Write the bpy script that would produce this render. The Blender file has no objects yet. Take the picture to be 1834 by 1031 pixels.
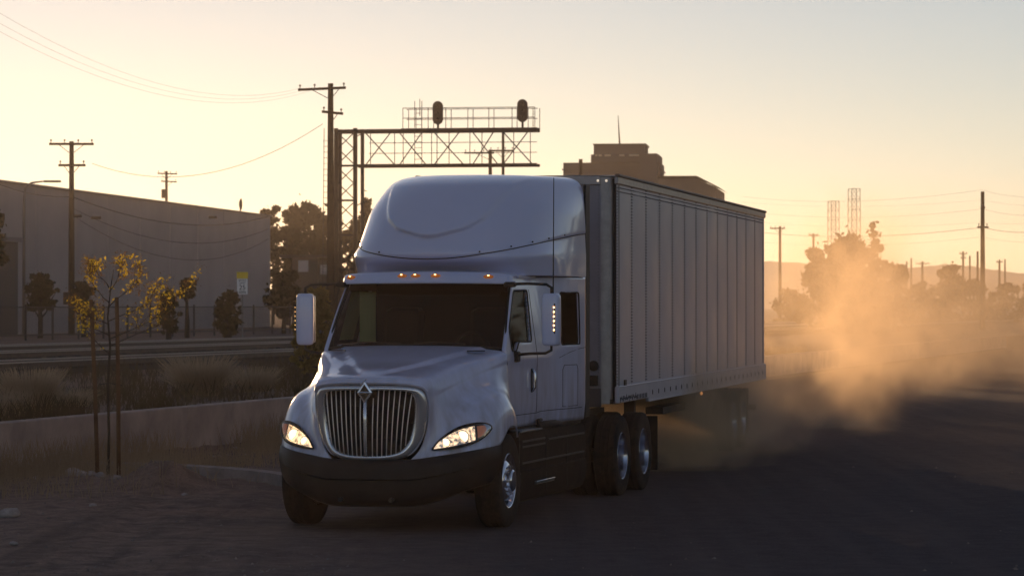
import bpy, math, random
import numpy as np
from mathutils import Vector, Matrix, noise

sc = bpy.context.scene
R = math.radians
rnd = random.Random(7)

# ------------------------------------------------------------------ camera
H_CAM = 2.41
cam_d = bpy.data.cameras.new('camera')
cam = bpy.data.objects.new('camera', cam_d)
sc.collection.objects.link(cam)
cam.location = (0, 0, H_CAM)
cam.rotation_euler = (R(90 + 0.322), 0, 0)
cam_d.sensor_width = 36
cam_d.lens = 36 * 5600 / 1834
cam_d.clip_start = 0.5
cam_d.clip_end = 20000
cam_d.dof.use_dof = True
cam_d.dof.focus_distance = 34.0
cam_d.dof.aperture_fstop = 6.3
sc.camera = cam

# ------------------------------------------------------------------ sky, sun, exposure
SUN_AZ, SUN_EL = R(-11.3), R(3.3)
world = bpy.data.worlds.new('World')
sc.world = world
world.use_nodes = True
wn = world.node_tree
sky = wn.nodes.new('ShaderNodeTexSky')
sky.sky_type = 'NISHITA'
sky.sun_disc = False
sky.sun_elevation = SUN_EL
sky.sun_rotation = SUN_AZ
sky.air_density = 0.76
sky.dust_density = 0.018
sky.ozone_density = 1.8
tint = wn.nodes.new('ShaderNodeMix')                 # white balance of the light
tint.data_type = 'RGBA'
tint.blend_type = 'MULTIPLY'
tint.inputs[0].default_value = 1.0
tint.inputs[7].default_value = (1.04, 0.945, 0.99, 1)
hsv = wn.nodes.new('ShaderNodeHueSaturation')
hsv.inputs['Saturation'].default_value = 0.74
wn.links.new(sky.outputs[0], hsv.inputs['Color'])
wn.links.new(hsv.outputs[0], tint.inputs[6])
wn.links.new(tint.outputs[2], wn.nodes['Background'].inputs[0])
wn.nodes['Background'].inputs[1].default_value = 0.14

sun_d = bpy.data.lights.new('sun', 'SUN')
sun_d.energy = 3.0
sun_d.angle = R(0.53)
sun_d.color = (1.0, 0.60, 0.31)
sun = bpy.data.objects.new('sun', sun_d)
sc.collection.objects.link(sun)
sd = Vector((math.sin(SUN_AZ) * math.cos(SUN_EL), math.cos(SUN_AZ) * math.cos(SUN_EL), math.sin(SUN_EL)))
sun.rotation_euler = sd.to_track_quat('Z', 'Y').to_euler()

sc.view_settings.view_transform = 'Standard'
sc.view_settings.look = 'None'
sc.view_settings.exposure = 0.1
sc.view_settings.gamma = 1.0
cy = sc.cycles
cy.use_denoising = True
cy.max_bounces = 5
cy.use_adaptive_sampling = True
cy.adaptive_threshold = 0.02
cy.diffuse_bounces = 2
cy.glossy_bounces = 2
cy.transmission_bounces = 2
cy.volume_bounces = 1
cy.transparent_max_bounces = 16
cy.sample_clamp_indirect = 4.0
cy.sample_clamp_direct = 30.0
cy.caustics_reflective = False
cy.caustics_refractive = False
cy.volume_max_steps = 256

# ------------------------------------------------------------------ helpers
MATS = {}


def mat(name, col, rough=0.6, metal=0.0, spec=0.5, coat=0.0, var=0.0, vscale=5.0, bump=0.0, bscale=40.0,
        col2=None, emit=None, estr=0.0, trans=0.0, alpha=1.0, rvar=0.0, vdet=4.0):
    if name in MATS:
        return MATS[name]
    m = bpy.data.materials.new(name)
    m.use_nodes = True
    nt = m.node_tree
    b = nt.nodes['Principled BSDF']
    b.inputs['Base Color'].default_value = (*col, 1)
    b.inputs['Roughness'].default_value = rough
    b.inputs['Metallic'].default_value = metal
    b.inputs['Specular IOR Level'].default_value = spec
    b.inputs['Coat Weight'].default_value = coat
    b.inputs['Coat Roughness'].default_value = 0.06
    b.inputs['Transmission Weight'].default_value = trans
    b.inputs['Alpha'].default_value = alpha
    if emit:
        b.inputs['Emission Color'].default_value = (*emit, 1)
        b.inputs['Emission Strength'].default_value = estr
        m.cycles.emission_sampling = 'NONE'
    tc = None
    if var or bump or rvar:
        tc = nt.nodes.new('ShaderNodeTexCoord')
    if var or rvar:
        n = nt.nodes.new('ShaderNodeTexNoise')
        n.inputs['Scale'].default_value = vscale
        n.inputs['Detail'].default_value = vdet
        n.inputs['Roughness'].default_value = 0.65
        nt.links.new(tc.outputs['Object'], n.inputs['Vector'])
        if var:
            mx = nt.nodes.new('ShaderNodeMix')
            mx.data_type = 'RGBA'
            c2 = col2 or tuple(c * (1 - var) for c in col)
            mx.inputs[6].default_value = (*col, 1)
            mx.inputs[7].default_value = (*c2, 1)
            rp = nt.nodes.new('ShaderNodeMapRange')
            rp.inputs[1].default_value = 0.35
            rp.inputs[2].default_value = 0.68
            nt.links.new(n.outputs['Fac'], rp.inputs[0])
            nt.links.new(rp.outputs[0], mx.inputs[0])
            nt.links.new(mx.outputs[2], b.inputs['Base Color'])
        if rvar:
            rr = nt.nodes.new('ShaderNodeMapRange')
            rr.inputs[1].default_value = 0.3
            rr.inputs[2].default_value = 0.7
            rr.inputs[3].default_value = max(0.02, rough - rvar)
            rr.inputs[4].default_value = rough + rvar
            nt.links.new(n.outputs['Fac'], rr.inputs[0])
            nt.links.new(rr.outputs[0], b.inputs['Roughness'])
    if bump:
        n2 = nt.nodes.new('ShaderNodeTexNoise')
        n2.inputs['Scale'].default_value = bscale
        n2.inputs['Detail'].default_value = 6
        nt.links.new(tc.outputs['Object'], n2.inputs['Vector'])
        bp = nt.nodes.new('ShaderNodeBump')
        bp.inputs['Strength'].default_value = bump
        bp.inputs['Distance'].default_value = 0.02
        nt.links.new(n2.outputs['Fac'], bp.inputs['Height'])
        nt.links.new(bp.outputs[0], b.inputs['Normal'])
    MATS[name] = m
    return m


def leafmat(name, col, tcol, fac=0.5, col2=None):
    """a leaf: diffuse on its face, translucent against the light"""
    if name in MATS:
        return MATS[name]
    m = bpy.data.materials.new(name)
    m.use_nodes = True
    nt = m.node_tree
    nt.nodes.remove(nt.nodes['Principled BSDF'])
    out = nt.nodes['Material Output']
    d = nt.nodes.new('ShaderNodeBsdfDiffuse')
    d.inputs[0].default_value = (*col, 1)
    t = nt.nodes.new('ShaderNodeBsdfTranslucent')
    t.inputs[0].default_value = (*tcol, 1)
    if col2:
        g = nt.nodes.new('ShaderNodeNewGeometry')
        mx = nt.nodes.new('ShaderNodeMix')
        mx.data_type = 'RGBA'
        mx.inputs[6].default_value = (*col, 1)
        mx.inputs[7].default_value = (*col2, 1)
        nt.links.new(g.outputs['Random Per Island'], mx.inputs[0])
        nt.links.new(mx.outputs[2], d.inputs[0])
    x = nt.nodes.new('ShaderNodeMixShader')
    x.inputs[0].default_value = fac
    nt.links.new(d.outputs[0], x.inputs[1])
    nt.links.new(t.outputs[0], x.inputs[2])
    nt.links.new(x.outputs[0], out.inputs[0])
    MATS[name] = m
    return m


def glassmat(name, tint, refl=1.45, rough=0.02):
    if name in MATS:
        return MATS[name]
    m = bpy.data.materials.new(name)
    m.use_nodes = True
    nt = m.node_tree
    nt.nodes.remove(nt.nodes['Principled BSDF'])
    out = nt.nodes['Material Output']
    t = nt.nodes.new('ShaderNodeBsdfTransparent')
    t.inputs[0].default_value = (*tint, 1)
    g = nt.nodes.new('ShaderNodeBsdfGlossy')
    g.inputs['Roughness'].default_value = rough
    f = nt.nodes.new('ShaderNodeFresnel')
    f.inputs[0].default_value = refl
    x = nt.nodes.new('ShaderNodeMixShader')
    nt.links.new(f.outputs[0], x.inputs[0])
    nt.links.new(t.outputs[0], x.inputs[1])
    nt.links.new(g.outputs[0], x.inputs[2])
    nt.links.new(x.outputs[0], out.inputs[0])
    MATS[name] = m
    return m


def link(o, parent=None):
    sc.collection.objects.link(o)
    if parent is not None:
        o.parent = parent
    return o


def mesh(name, v, f, m=None, parent=None, smooth=False, ang=None):
    me = bpy.data.meshes.new(name)
    me.from_pydata([tuple(map(float, p)) for p in v], [], f)
    me.validate(clean_customdata=False)
    if m:
        me.materials.append(m)
    if smooth:
        me.polygons.foreach_set('use_smooth', [True] * len(me.polygons))
        if ang:
            try:
                me.set_sharp_from_angle(angle=R(ang))
            except Exception:
                pass
    me.update()
    return link(bpy.data.objects.new(name, me), parent)


def tag(o, label=None, cat=None, group=None, kind=None):
    if label:
        o['label'] = label
    if cat:
        o['category'] = cat
    if group:
        o['group'] = group
    if kind:
        o['kind'] = kind
    return o


def empty(name, loc=(0, 0, 0), rz=0.0, label=None, cat=None, group=None):
    e = bpy.data.objects.new(name, None)
    e.empty_display_size = 0.2
    e.location = loc
    e.rotation_euler = (0, 0, rz)
    sc.collection.objects.link(e)
    return tag(e, label, cat, group)


class MB:
    """collects shapes into one mesh"""

    def __init__(self):
        self.v = []
        self.f = []

    def add(self, v, f):
        o = len(self.v)
        self.v += [tuple(map(float, p)) for p in v]
        self.f += [tuple(i + o for i in q) for q in f]
        return self

    def box(self, c, s, rz=0.0, taper=1.0, bev=0.0, rx=0.0):
        x, y, z = s[0] / 2, s[1] / 2, s[2] / 2
        if bev > 0:
            b = bev
            pts = []
            for zz, k in ((-z, b), (-z + b, 0), (z - b, 0), (z, b)):
                for sx, sy in ((-1, -1), (1, -1), (1, 1), (-1, 1)):
                    for d in ((0, 1), (1, 0)) if sx * sy > 0 else ((1, 0), (0, 1)):
                        px = sx * (x - k - (b if d[0] else 0))
                        py = sy * (y - k - (b if d[1] else 0))
                        pts.append((px, py, zz))
            f = []
            for l in range(3):
                for i in range(8):
                    j = (i + 1) % 8
                    f.append((l * 8 + i, l * 8 + j, l * 8 + 8 + j, l * 8 + 8 + i))
            f.append(tuple(range(7, -1, -1)))
            f.append(tuple(range(24, 32)))
        else:
            t = taper
            pts = [(-x, -y, -z), (x, -y, -z), (x, y, -z), (-x, y, -z),
                   (-x * t, -y * t, z), (x * t, -y * t, z), (x * t, y * t, z), (-x * t, y * t, z)]
            f = [(3, 2, 1, 0), (4, 5, 6, 7), (0, 1, 5, 4), (1, 2, 6, 5), (2, 3, 7, 6), (3, 0, 4, 7)]
        M = Matrix.Translation(c) @ Matrix.Rotation(rz, 4, 'Z') @ Matrix.Rotation(rx, 4, 'X')
        return self.add([M @ Vector(p) for p in pts], f)

    def tube(self, path, r, n=8, cap=True):
        path = [Vector(p) for p in path]
        rs = r if isinstance(r, (list, tuple)) else [r] * len(path)
        v, f = [], []
        up = None
        for i, p in enumerate(path):
            d = (path[min(i + 1, len(path) - 1)] - path[max(i - 1, 0)])
            d = d.normalized() if d.length > 1e-9 else Vector((0, 0, 1))
            if up is None:
                up = Vector((0, 0, 1)) if abs(d.z) < .9 else Vector((1, 0, 0))
            a = d.cross(up)
            if a.length < 1e-6:
                a = d.cross(Vector((0, 1, 0)))
            a.normalize()
            b = a.cross(d).normalized()
            up = b
            for k in range(n):
                t = 2 * math.pi * k / n
                v.append(p + (a * math.cos(t) + b * math.sin(t)) * rs[i])
        for i in range(len(path) - 1):
            for k in range(n):
                k2 = (k + 1) % n
                f.append((i * n + k, i * n + k2, i * n + n + k2, i * n + n + k))
        if cap:
            f.append(tuple(range(n - 1, -1, -1)))
            f.append(tuple(range(len(v) - n, len(v))))
        return self.add(v, f)

    def lathe(self, prof, c=(0, 0, 0), n=48, axis='X', sgn=1):
        """profile of (radius, offset along axis)"""
        v, f = [], []
        for r, a in prof:
            for k in range(n):
                t = 2 * math.pi * k / n
                if axis == 'X':
                    v.append((c[0] + a * sgn, c[1] + r * math.cos(t), c[2] + r * math.sin(t)))
                elif axis == 'Y':
                    v.append((c[0] + r * math.cos(t), c[1] + a * sgn, c[2] + r * math.sin(t)))
                else:
                    v.append((c[0] + r * math.cos(t), c[1] + r * math.sin(t), c[2] + a * sgn))
        for i in range(len(prof) - 1):
            for k in range(n):
                k2 = (k + 1) % n
                f.append((i * n + k, i * n + k2, (i + 1) * n + k2, (i + 1) * n + k))
        return self.add(v, f)

    def build(self, name, m, parent=None, smooth=False, ang=None):
        return mesh(name, self.v, self.f, m, parent, smooth, ang)


def gridmesh(name, P, m, parent=None, smooth=True, ang=None, closeu=False):
    """P: array (nu,nv,3)"""
    nu, nv = P.shape[:2]
    f = []
    for i in range(nu - 1 if not closeu else nu):
        i2 = (i + 1) % nu
        for j in range(nv - 1):
            f.append((i * nv + j, i2 * nv + j, i2 * nv + j + 1, i * nv + j + 1))
    return mesh(name, P.reshape(-1, 3), f, m, parent, smooth, ang)


def cr(P, n):
    """Catmull-Rom through the points along axis 0, n steps a span"""
    P = np.asarray(P, float)
    Q = np.concatenate([2 * P[:1] - P[1:2], P, 2 * P[-1:] - P[-2:-1]], 0)
    out = []
    for i in range(len(P) - 1):
        p0, p1, p2, p3 = Q[i], Q[i + 1], Q[i + 2], Q[i + 3]
        for k in range(n):
            t = k / n
            out.append(.5 * (2 * p1 + (p2 - p0) * t + (2 * p0 - 5 * p1 + 4 * p2 - p3) * t * t + (3 * p1 - p0 - 3 * p2 + p3) * t ** 3))
    out.append(P[-1])
    return np.array(out)


def sstep(a, b, x):
    t = np.clip((x - a) / (b - a), 0, 1)
    return t * t * (3 - 2 * t)


def modifier_bake(o):
    dg = bpy.context.evaluated_depsgraph_get()
    me = bpy.data.meshes.new_from_object(o.evaluated_get(dg))
    old = o.data
    o.modifiers.clear()
    o.data = me
    me.name = old.name
    bpy.data.meshes.remove(old)


def at(px, py, Z):
    """a point at distance Z seen at that place of the 1834 px photograph"""
    return Vector(((px - 917) * Z / 5600, Z, H_CAM - (py - 547) * Z / 5600))


# ------------------------------------------------------------------ materials
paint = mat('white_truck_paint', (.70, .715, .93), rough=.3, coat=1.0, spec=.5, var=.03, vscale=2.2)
_nt = paint.node_tree
_b = _nt.nodes['Principled BSDF']
_src = _b.inputs['Base Color'].links[0].from_socket
_tc = _nt.nodes.new('ShaderNodeTexCoord')
_sep = _nt.nodes.new('ShaderNodeSeparateXYZ')
_nt.links.new(_tc.outputs['Object'], _sep.inputs[0])
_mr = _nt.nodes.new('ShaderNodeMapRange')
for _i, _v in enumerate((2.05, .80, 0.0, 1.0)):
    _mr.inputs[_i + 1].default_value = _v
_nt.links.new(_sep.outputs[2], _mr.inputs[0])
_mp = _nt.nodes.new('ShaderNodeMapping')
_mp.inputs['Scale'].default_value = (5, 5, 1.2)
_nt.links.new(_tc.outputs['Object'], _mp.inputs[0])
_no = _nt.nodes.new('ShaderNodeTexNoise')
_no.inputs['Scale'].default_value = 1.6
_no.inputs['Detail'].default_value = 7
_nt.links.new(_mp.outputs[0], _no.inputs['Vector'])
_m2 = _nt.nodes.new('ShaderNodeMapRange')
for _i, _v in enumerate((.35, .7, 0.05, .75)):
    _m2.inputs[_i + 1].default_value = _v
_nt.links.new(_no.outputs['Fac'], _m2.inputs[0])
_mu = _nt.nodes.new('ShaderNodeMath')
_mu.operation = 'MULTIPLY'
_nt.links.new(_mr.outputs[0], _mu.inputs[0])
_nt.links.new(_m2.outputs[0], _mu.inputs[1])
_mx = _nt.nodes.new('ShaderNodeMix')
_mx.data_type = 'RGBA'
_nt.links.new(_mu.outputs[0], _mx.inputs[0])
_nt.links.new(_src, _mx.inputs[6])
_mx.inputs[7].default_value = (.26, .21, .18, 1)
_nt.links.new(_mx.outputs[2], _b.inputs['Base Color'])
chrome = mat('chrome', (.88, .88, .92), rough=.15, metal=1.0)
alu = mat('polished_aluminium', (.72, .73, .76), rough=.2, metal=1.0, var=.2, vscale=9)
blackpl = mat('black_plastic', (.018, .017, .018), rough=.5, spec=.3, var=.4, vscale=6, bump=.08, bscale=120)
blackgl = mat('black_gloss', (.012, .012, .013), rough=.18)
rubber = mat('rubber', (.014, .013, .013), rough=.85, spec=.2, var=.5, vscale=12, bump=.15, bscale=60, col2=(.035, .028, .022))
dkmetal = mat('dark_steel', (.03, .028, .028), rough=.6, metal=.3, var=.5, vscale=8, col2=(.06, .045, .035))
seam = mat('seam_black', (.008, .008, .009), rough=.7)
interior = mat('cab_interior', (.010, .009, .012), rough=.8, spec=.2)
amber = mat('amber_lens', (.35, .09, .015), rough=.25, emit=(1, .30, .05), estr=.16)
amber_dim = mat('amber_marker', (.7, .3, .1), rough=.3, emit=(1, .42, .12), estr=.9)
amber_hot = mat('amber_bulb', (.9, .5, .15), rough=.3, emit=(1, .55, .18), estr=7)
glass = glassmat('windscreen_glass', (.74, .76, .70), 1.35)
glass_dk = glassmat('tinted_glass', (.30, .27, .2), 1.17)



# ================================================================== the tractor
TH = R(14.5)
tr = empty('semi_tractor', (-1.57, 33.0, 0), -TH,
           'white long-nose sleeper tractor with chrome grille and lit headlights driving towards the camera', 'truck')

# --- hood and fenders: control net, rows from the grille outline back to the door, columns from the centre out
NET = np.array([
    # c0 centre        c1                 c2 shoulder         c3 hood side        c4 valley           c5 crown            c6 fender side      c7 lower edge
    [(0, .14, 1.575), (.30, .155, 1.573), (.575, .225, 1.535), (.63, .30, 1.40), (.625, .33, 1.22), (.595, .335, 1.05), (.535, .315, .89), (.43, .27, .765)],
    [(0, .165, 1.652), (.31, .185, 1.645), (.60, .285, 1.598), (.672, .42, 1.44), (.70, .45, 1.27), (.715, .44, 1.11), (.71, .40, .945), (.67, .345, .80)],
    [(0, .50, 1.715), (.35, .52, 1.704), (.66, .585, 1.650), (.735, .65, 1.50), (.80, .66, 1.355), (.87, .62, 1.225), (.91, .55, 1.03), (.92, .475, .845)],
    [(0, .85, 1.772), (.38, .86, 1.76), (.72, .89, 1.71), (.80, .92, 1.56), (.89, .92, 1.455), (1.0, .86, 1.35), (1.075, .79, 1.14), (1.10, .72, .88)],
    [(0, 1.15, 1.835), (.42, 1.16, 1.823), (.79, 1.18, 1.775), (.87, 1.20, 1.63), (.955, 1.19, 1.51), (1.08, 1.14, 1.42), (1.165, 1.07, 1.23), (1.185, 1.0, .915)],
    [(0, 1.42, 1.887), (.46, 1.44, 1.877), (.87, 1.46, 1.83), (.94, 1.46, 1.69), (1.01, 1.45, 1.54), (1.115, 1.42, 1.435), (1.19, 1.40, 1.28), (1.20, 1.36, 1.085)],
    [(0, 1.62, 1.923), (.48, 1.65, 1.915), (.93, 1.69, 1.872), (.99, 1.69, 1.73), (1.035, 1.69, 1.535), (1.105, 1.68, 1.40), (1.18, 1.67, 1.23), (1.20, 1.65, 1.075)],
    [(0, 1.76, 1.945), (.50, 1.80, 1.94), (.98, 1.89, 1.905), (1.03, 1.90, 1.76), (1.05, 1.895, 1.50), (1.085, 1.885, 1.30), (1.145, 1.875, 1.12), (1.165, 1.87, .96)],
], float)
NET[:, :, 0] += .045 * sstep(.68, 1.05, NET[:, :, 0])
NS = 10
HS = cr(NET, NS)                                    # rows dense
HS = np.transpose(cr(np.transpose(HS, (1, 0, 2)), NS), (1, 0, 2))


def surf(r, c):
    """hood surface at net coordinates"""
    i = min(max(r * NS, 0), HS.shape[0] - 1.001)
    j = min(max(c * NS, 0), HS.shape[1] - 1.001)
    i0, j0 = int(i), int(j)
    a, b = i - i0, j - j0
    return ((HS[i0, j0] * (1 - a) + HS[i0 + 1, j0] * a) * (1 - b) + (HS[i0, j0 + 1] * (1 - a) + HS[i0 + 1, j0 + 1] * a) * b)


def surf_n(r, c):
    e = .05
    du = surf(r + e, c) - surf(r - e, c)
    dv = surf(r, c + e) - surf(r, c - e)
    n = np.cross(du, dv)
    n /= np.linalg.norm(n) + 1e-9
    return n if n[1] < .3 and (n[0] > 0 or n[2] > 0) and n.dot((.4, -.6, .5)) > 0 else -n


HD = HS.copy()
# raised centre panel that widens from the badge to the windscreen, and a step along the hood side
xs, ys = HD[..., 0], HD[..., 1]
lim = .07 + np.clip(ys - .2, 0, 2) * .46
msk = 1 - sstep(-.022, .022, xs - lim)
colj = np.arange(HD.shape[1]) / NS
top = 1 - sstep(1.9, 2.3, colj)[None, :]
HD[..., 2] += .022 * msk * top * sstep(.16, .5, ys)
stp = np.exp(-((colj - 2.75) / .16) ** 2)[None, :] * sstep(.7, 2.0, np.arange(HD.shape[0]) / NS)[:, None]
HD[..., 0] += .012 * stp
full = np.concatenate([(HD * (-1, 1, 1))[:, :0:-1], HD], 1)
hood = gridmesh('hood', full, paint, tr)
so = hood.modifiers.new('t', 'SOLIDIFY')
so.thickness = .02
so.offset = -1 if False else 1
modifier_bake(hood)
# hood vents beside the windscreen and a square intake on the side
for sx in (-1, 1):
    MB().box((sx * .80, 1.60, 1.913), (.20, .05, .012), rz=sx * .25).build('washer_vent', seam, tr)
    MB().box((sx * 1.045, 1.84, 1.735), (.012, .055, .05), bev=.004).build('side_vent', blackpl, tr)

# --- chrome grille surround
o_half = [(0, .13, 1.567), (.28, .145, 1.565), (.50, .19, 1.548), (.585, .235, 1.50), (.618, .275, 1.36), (.60, .295, 1.16),
          (.555, .295, .99), (.48, .275, .865), (.38, .24, .80), (.20, .19, .768), (0, .175, .76)]
i_half = [(0, .095, 1.515), (.28, .115, 1.512), (.44, .165, 1.495), (.49, .195, 1.455), (.50, .225, 1.34), (.482, .24, 1.16),
          (.444, .235, 1.01), (.388, .21, .91), (.31, .18, .853), (.17, .14, .824), (0, .125, .818)]


def loop_full(h):
    d = cr(h, 6)
    return np.concatenate([d, (d[-2:0:-1] * (-1, 1, 1))], 0)


Lo, Li = loop_full(o_half), loop_full(i_half)
chrome2 = mat('satin_chrome', (.92, .92, .95), rough=.2, metal=.8)
mid1 = Lo * .72 + Li * .28 + np.array((0, -.022, 0))
mid2 = Lo * .35 + Li * .65 + np.array((0, -.03, 0))
back = Li + np.array((0, .07, 0))
rings = np.stack([Lo + np.array((0, .05, 0)), Lo, mid1, mid2, Li, back], 1)
gs = gridmesh('grille_surround', rings, chrome2, tr, closeu=True)
# dark opening behind the bars
bk = Li + np.array((0, .11, 0))
mesh('grille_backing', list(bk) + [bk.mean(0)], [(i, (i + 1) % len(bk), len(bk)) for i in range(len(bk))], interior, tr)


def grille_y(x):
    return .10 + .36 * x * x


def inner_z(x):
    """lower and upper end of the opening at x"""
    h = cr(i_half, 10)
    k = len(h)
    zt = [p[2] for p in h if p[2] > 1.2]
    up = [p for p in h if p[2] > 1.30]
    lo = [p for p in h if p[2] < 1.05]
    f = lambda L: min(L, key=lambda p: abs(p[0] - x))[2]
    return f(lo), f(up)


barbm = mat('grille_bar_chrome', (.92, .90, .88), rough=.35, metal=.55)
for sx in (-1, 1):
    for i in range(8):
        xt = .072 + .0575 * i
        xb = xt * .86
        zb = inner_z(xb)[0] - .005
        zt = inner_z(xt)[1] + .01
        if i == 0:
            zt = 1.43
        path = []
        for k in range(7):
            t = k / 6
            x = xb + (xt - xb) * t - .012 * math.sin(math.pi * t) * 0
            path.append((sx * x, grille_y(x) + .03 - .02 * math.sin(math.pi * t), zb + (zt - zb) * t))
        b = MB().tube(path, .0058, 6)
        b.build('grille_bar', barbm, tr, True)
MB().tube([(0, .085, .815), (0, .068, 1.0), (0, .064, 1.2), (0, .07, 1.42)], [.017, .019, .02, .022], 8).build('grille_centre_bar', chrome2, tr, True)
gm = MB()
for k in range(3):
    z = 1.0 + k * .17
    gm.tube([(x / 10, grille_y(x / 10) + .06, z) for x in range(-5, 6)], .006, 5)
gm.build('grille_cross_rail', interior, tr)
# badge
emb = MB()


def diamond(w, h, y, z0=1.492):
    return [(0, y, z0 + h), (w, y + .004, z0), (0, y, z0 - h), (-w, y + .004, z0)]


for a, b in ((diamond(.082, .115, .045), diamond(.060, .087, .040)),):
    v = a + b + [(p[0], p[1] + .045, p[2]) for p in a]
    f = []
    for i in range(4):
        j = (i + 1) % 4
        f += [(i, j, 4 + j, 4 + i), (8 + i, 8 + j, j, i)]
    emb.add(v, f)
emb.tube([(-.055, .038, 1.492), (.055, .038, 1.492)], .011, 6)
emb.tube([(-.05, .05, 1.575), (.02, .05, 1.632)], .006, 6)
eb = emb.build('badge', chrome2, tr)
mesh('badge_field', diamond(.062, .09, .048), [(0, 1, 2, 3)], mat('badge_dark', (.03, .012, .010), .3), eb)
# cowl lip above the grille (painted)
lip = cr([(0, .115, 1.60), (.30, .13, 1.597), (.56, .2, 1.565), (.63, .27, 1.50)], 8)
lip2 = np.concatenate([(lip * (-1, 1, 1))[:0:-1], lip], 0)
P = np.stack([lip2 + (0, .06, -.022), lip2 + (0, -.005, -.012), lip2 + (0, 0, .004), lip2 + (0, .05, .018)], 1)
gridmesh('hood_lip', P, paint, tr)

# --- headlights laid on the fender faces
hl_len = [(.78, 6.20, 6.36), (.95, 5.86, 6.42), (1.35, 5.63, 6.54), (1.8, 5.56, 6.60), (2.3, 5.68, 6.60), (2.75, 5.88, 6.50), (3.05, 6.06, 6.38), (3.22, 6.20, 6.28)]


def hl_patch(t0, t1, w0, w1, off, nu=24, nv=12, dome=0.0):
    D = cr(hl_len, 8)
    P = np.zeros((nu, nv, 3))
    for a in range(nu):
        t = t0 + (t1 - t0) * a / (nu - 1)
        q = t * (len(D) - 1)
        k = min(int(q), len(D) - 2)
        r, c0, c1 = D[k] + (D[k + 1] - D[k]) * (q - k)
        for b in range(nv):
            w = w0 + (w1 - w0) * b / (nv - 1)
            c = c0 + (c1 - c0) * w
            p = surf(r, c)
            n = surf_n(r, c)
            u = off + dome * math.sin(math.pi * w) * math.sin(math.pi * min(max((t - t0) / (t1 - t0), 0), 1))
            P[a, b] = p + n * (u + .02)
    return P


hot = mat('headlamp_bulb', (1, .9, .7), rough=.3, emit=(1, .74, .42), estr=2.2)
refl = mat('headlamp_reflector', (.85, .8, .7), rough=.18, metal=1.0, emit=(1, .66, .36), estr=.32)  # mottled emission stands in for bulb light thrown back by the bowl
_rn = refl.node_tree
_tc = _rn.nodes.new('ShaderNodeTexCoord')
_vo = _rn.nodes.new('ShaderNodeTexNoise')
_vo.inputs['Scale'].default_value = 26
_vo.inputs['Detail'].default_value = 2
_rn.links.new(_tc.outputs['Object'], _vo.inputs['Vector'])
_mr = _rn.nodes.new('ShaderNodeMapRange')
for _i, _v in enumerate((.36, .64, .03, 1.5)):
    _mr.inputs[_i + 1].default_value = _v
_rn.links.new(_vo.outputs['Fac'], _mr.inputs[0])
_rn.links.new(_mr.outputs[0], _rn.nodes['Principled BSDF'].inputs['Emission Strength'])
amb_r = mat('turn_reflector', (.5, .2, .1), rough=.25, metal=.6, var=.8, vscale=40, col2=(.25, .2, .22), emit=(1, .3, .08), estr=.10)
lens = glassmat('headlamp_lens', (.95, .95, .95), 1.4, .03)
for sx in (-1, 1):
    S = np.array((sx, 1, 1))
    # bezel as an edge band round the patch
    e0, e1 = hl_patch(-.0, 1, -.02, 1.02, .002), None
    ob = gridmesh('headlight', e0 * S, blackgl, tr)
    ob['label'] = 'lit almond headlight with amber outer end'
    gridmesh('reflector', hl_patch(.07, .62, .10, .90, .006) * S, refl, ob)
    gridmesh('turn_signal', hl_patch(.65, .95, .14, .86, .006) * S, amb_r, ob)
    D = cr(hl_len, 8)
    for tt, ww, rad, es in ((.47, .50, .062, 1), (.27, .52, .045, 1)):
        q = tt * (len(D) - 1)
        k = int(q)
        r, c0, c1 = D[k] + (D[k + 1] - D[k]) * (q - k)
        p = surf(r, c0 + (c1 - c0) * ww)
        n = surf_n(r, c0 + (c1 - c0) * ww)
        n = np.array((n[0] * .4, n[1], n[2] * .4))
        n /= np.linalg.norm(n)
        nv_ = Vector(n * S)
        q4 = nv_.to_track_quat('Z', 'Y').to_matrix()
        cpt = Vector((p + surf_n(r, c0 + (c1 - c0) * ww) * .027) * S)
        for rr, hh, nm, mm in ((rad, .0, 'projector', hot),):
            vv, ff = [cpt + q4 @ Vector((0, 0, .012))], []
            for k2 in range(20):
                a = 2 * math.pi * k2 / 20
                vv.append(cpt + q4 @ Vector((rr * math.cos(a), rr * math.sin(a), 0)))
            ff = [(0, 1 + k2, 1 + (k2 + 1) % 20) for k2 in range(20)]
            mesh(nm, vv, ff, mm, ob, True)
            MB().tube([cpt + q4 @ Vector((rr * 1.06 * math.cos(a * math.pi / 10), rr * 1.06 * math.sin(a * math.pi / 10), .002)) for a in range(21)], .005, 5).build('bezel_ring', chrome, ob, True)
    gridmesh('lens', hl_patch(.01, .99, .02, .98, .014, dome=.012) * S, lens, ob)
    ed = hl_patch(0, 1, -.04, 1.04, .012)
    rim = np.concatenate([ed[:, 0], ed[-1, 1:-1], ed[::-1, -1], ed[0, -2:0:-1]], 0) * S
    MB().tube(list(rim) + [rim[0]], .009, 5).build('bezel', blackgl, ob, True)

# --- bumper
bt = cr([(0, .15, .775), (.43, .21, .775), (.67, .31, .805), (.95, .45, .85), (1.145, .70, .885), (1.235, .98, .91), (1.25, 1.0, .905)], 8)


def bump_row(dz, fwd, sh):
    out = []
    for p in bt:
        q = np.array(p)
        k = 1 - sstep(.9, 1.25, abs(q[0])) * .6
        out.append((q[0] * sh, q[1] - fwd * k, q[2] * 1.0 - dz * (1 - .18 * sstep(.6, 1.2, q[0]))))
    return out


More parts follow.
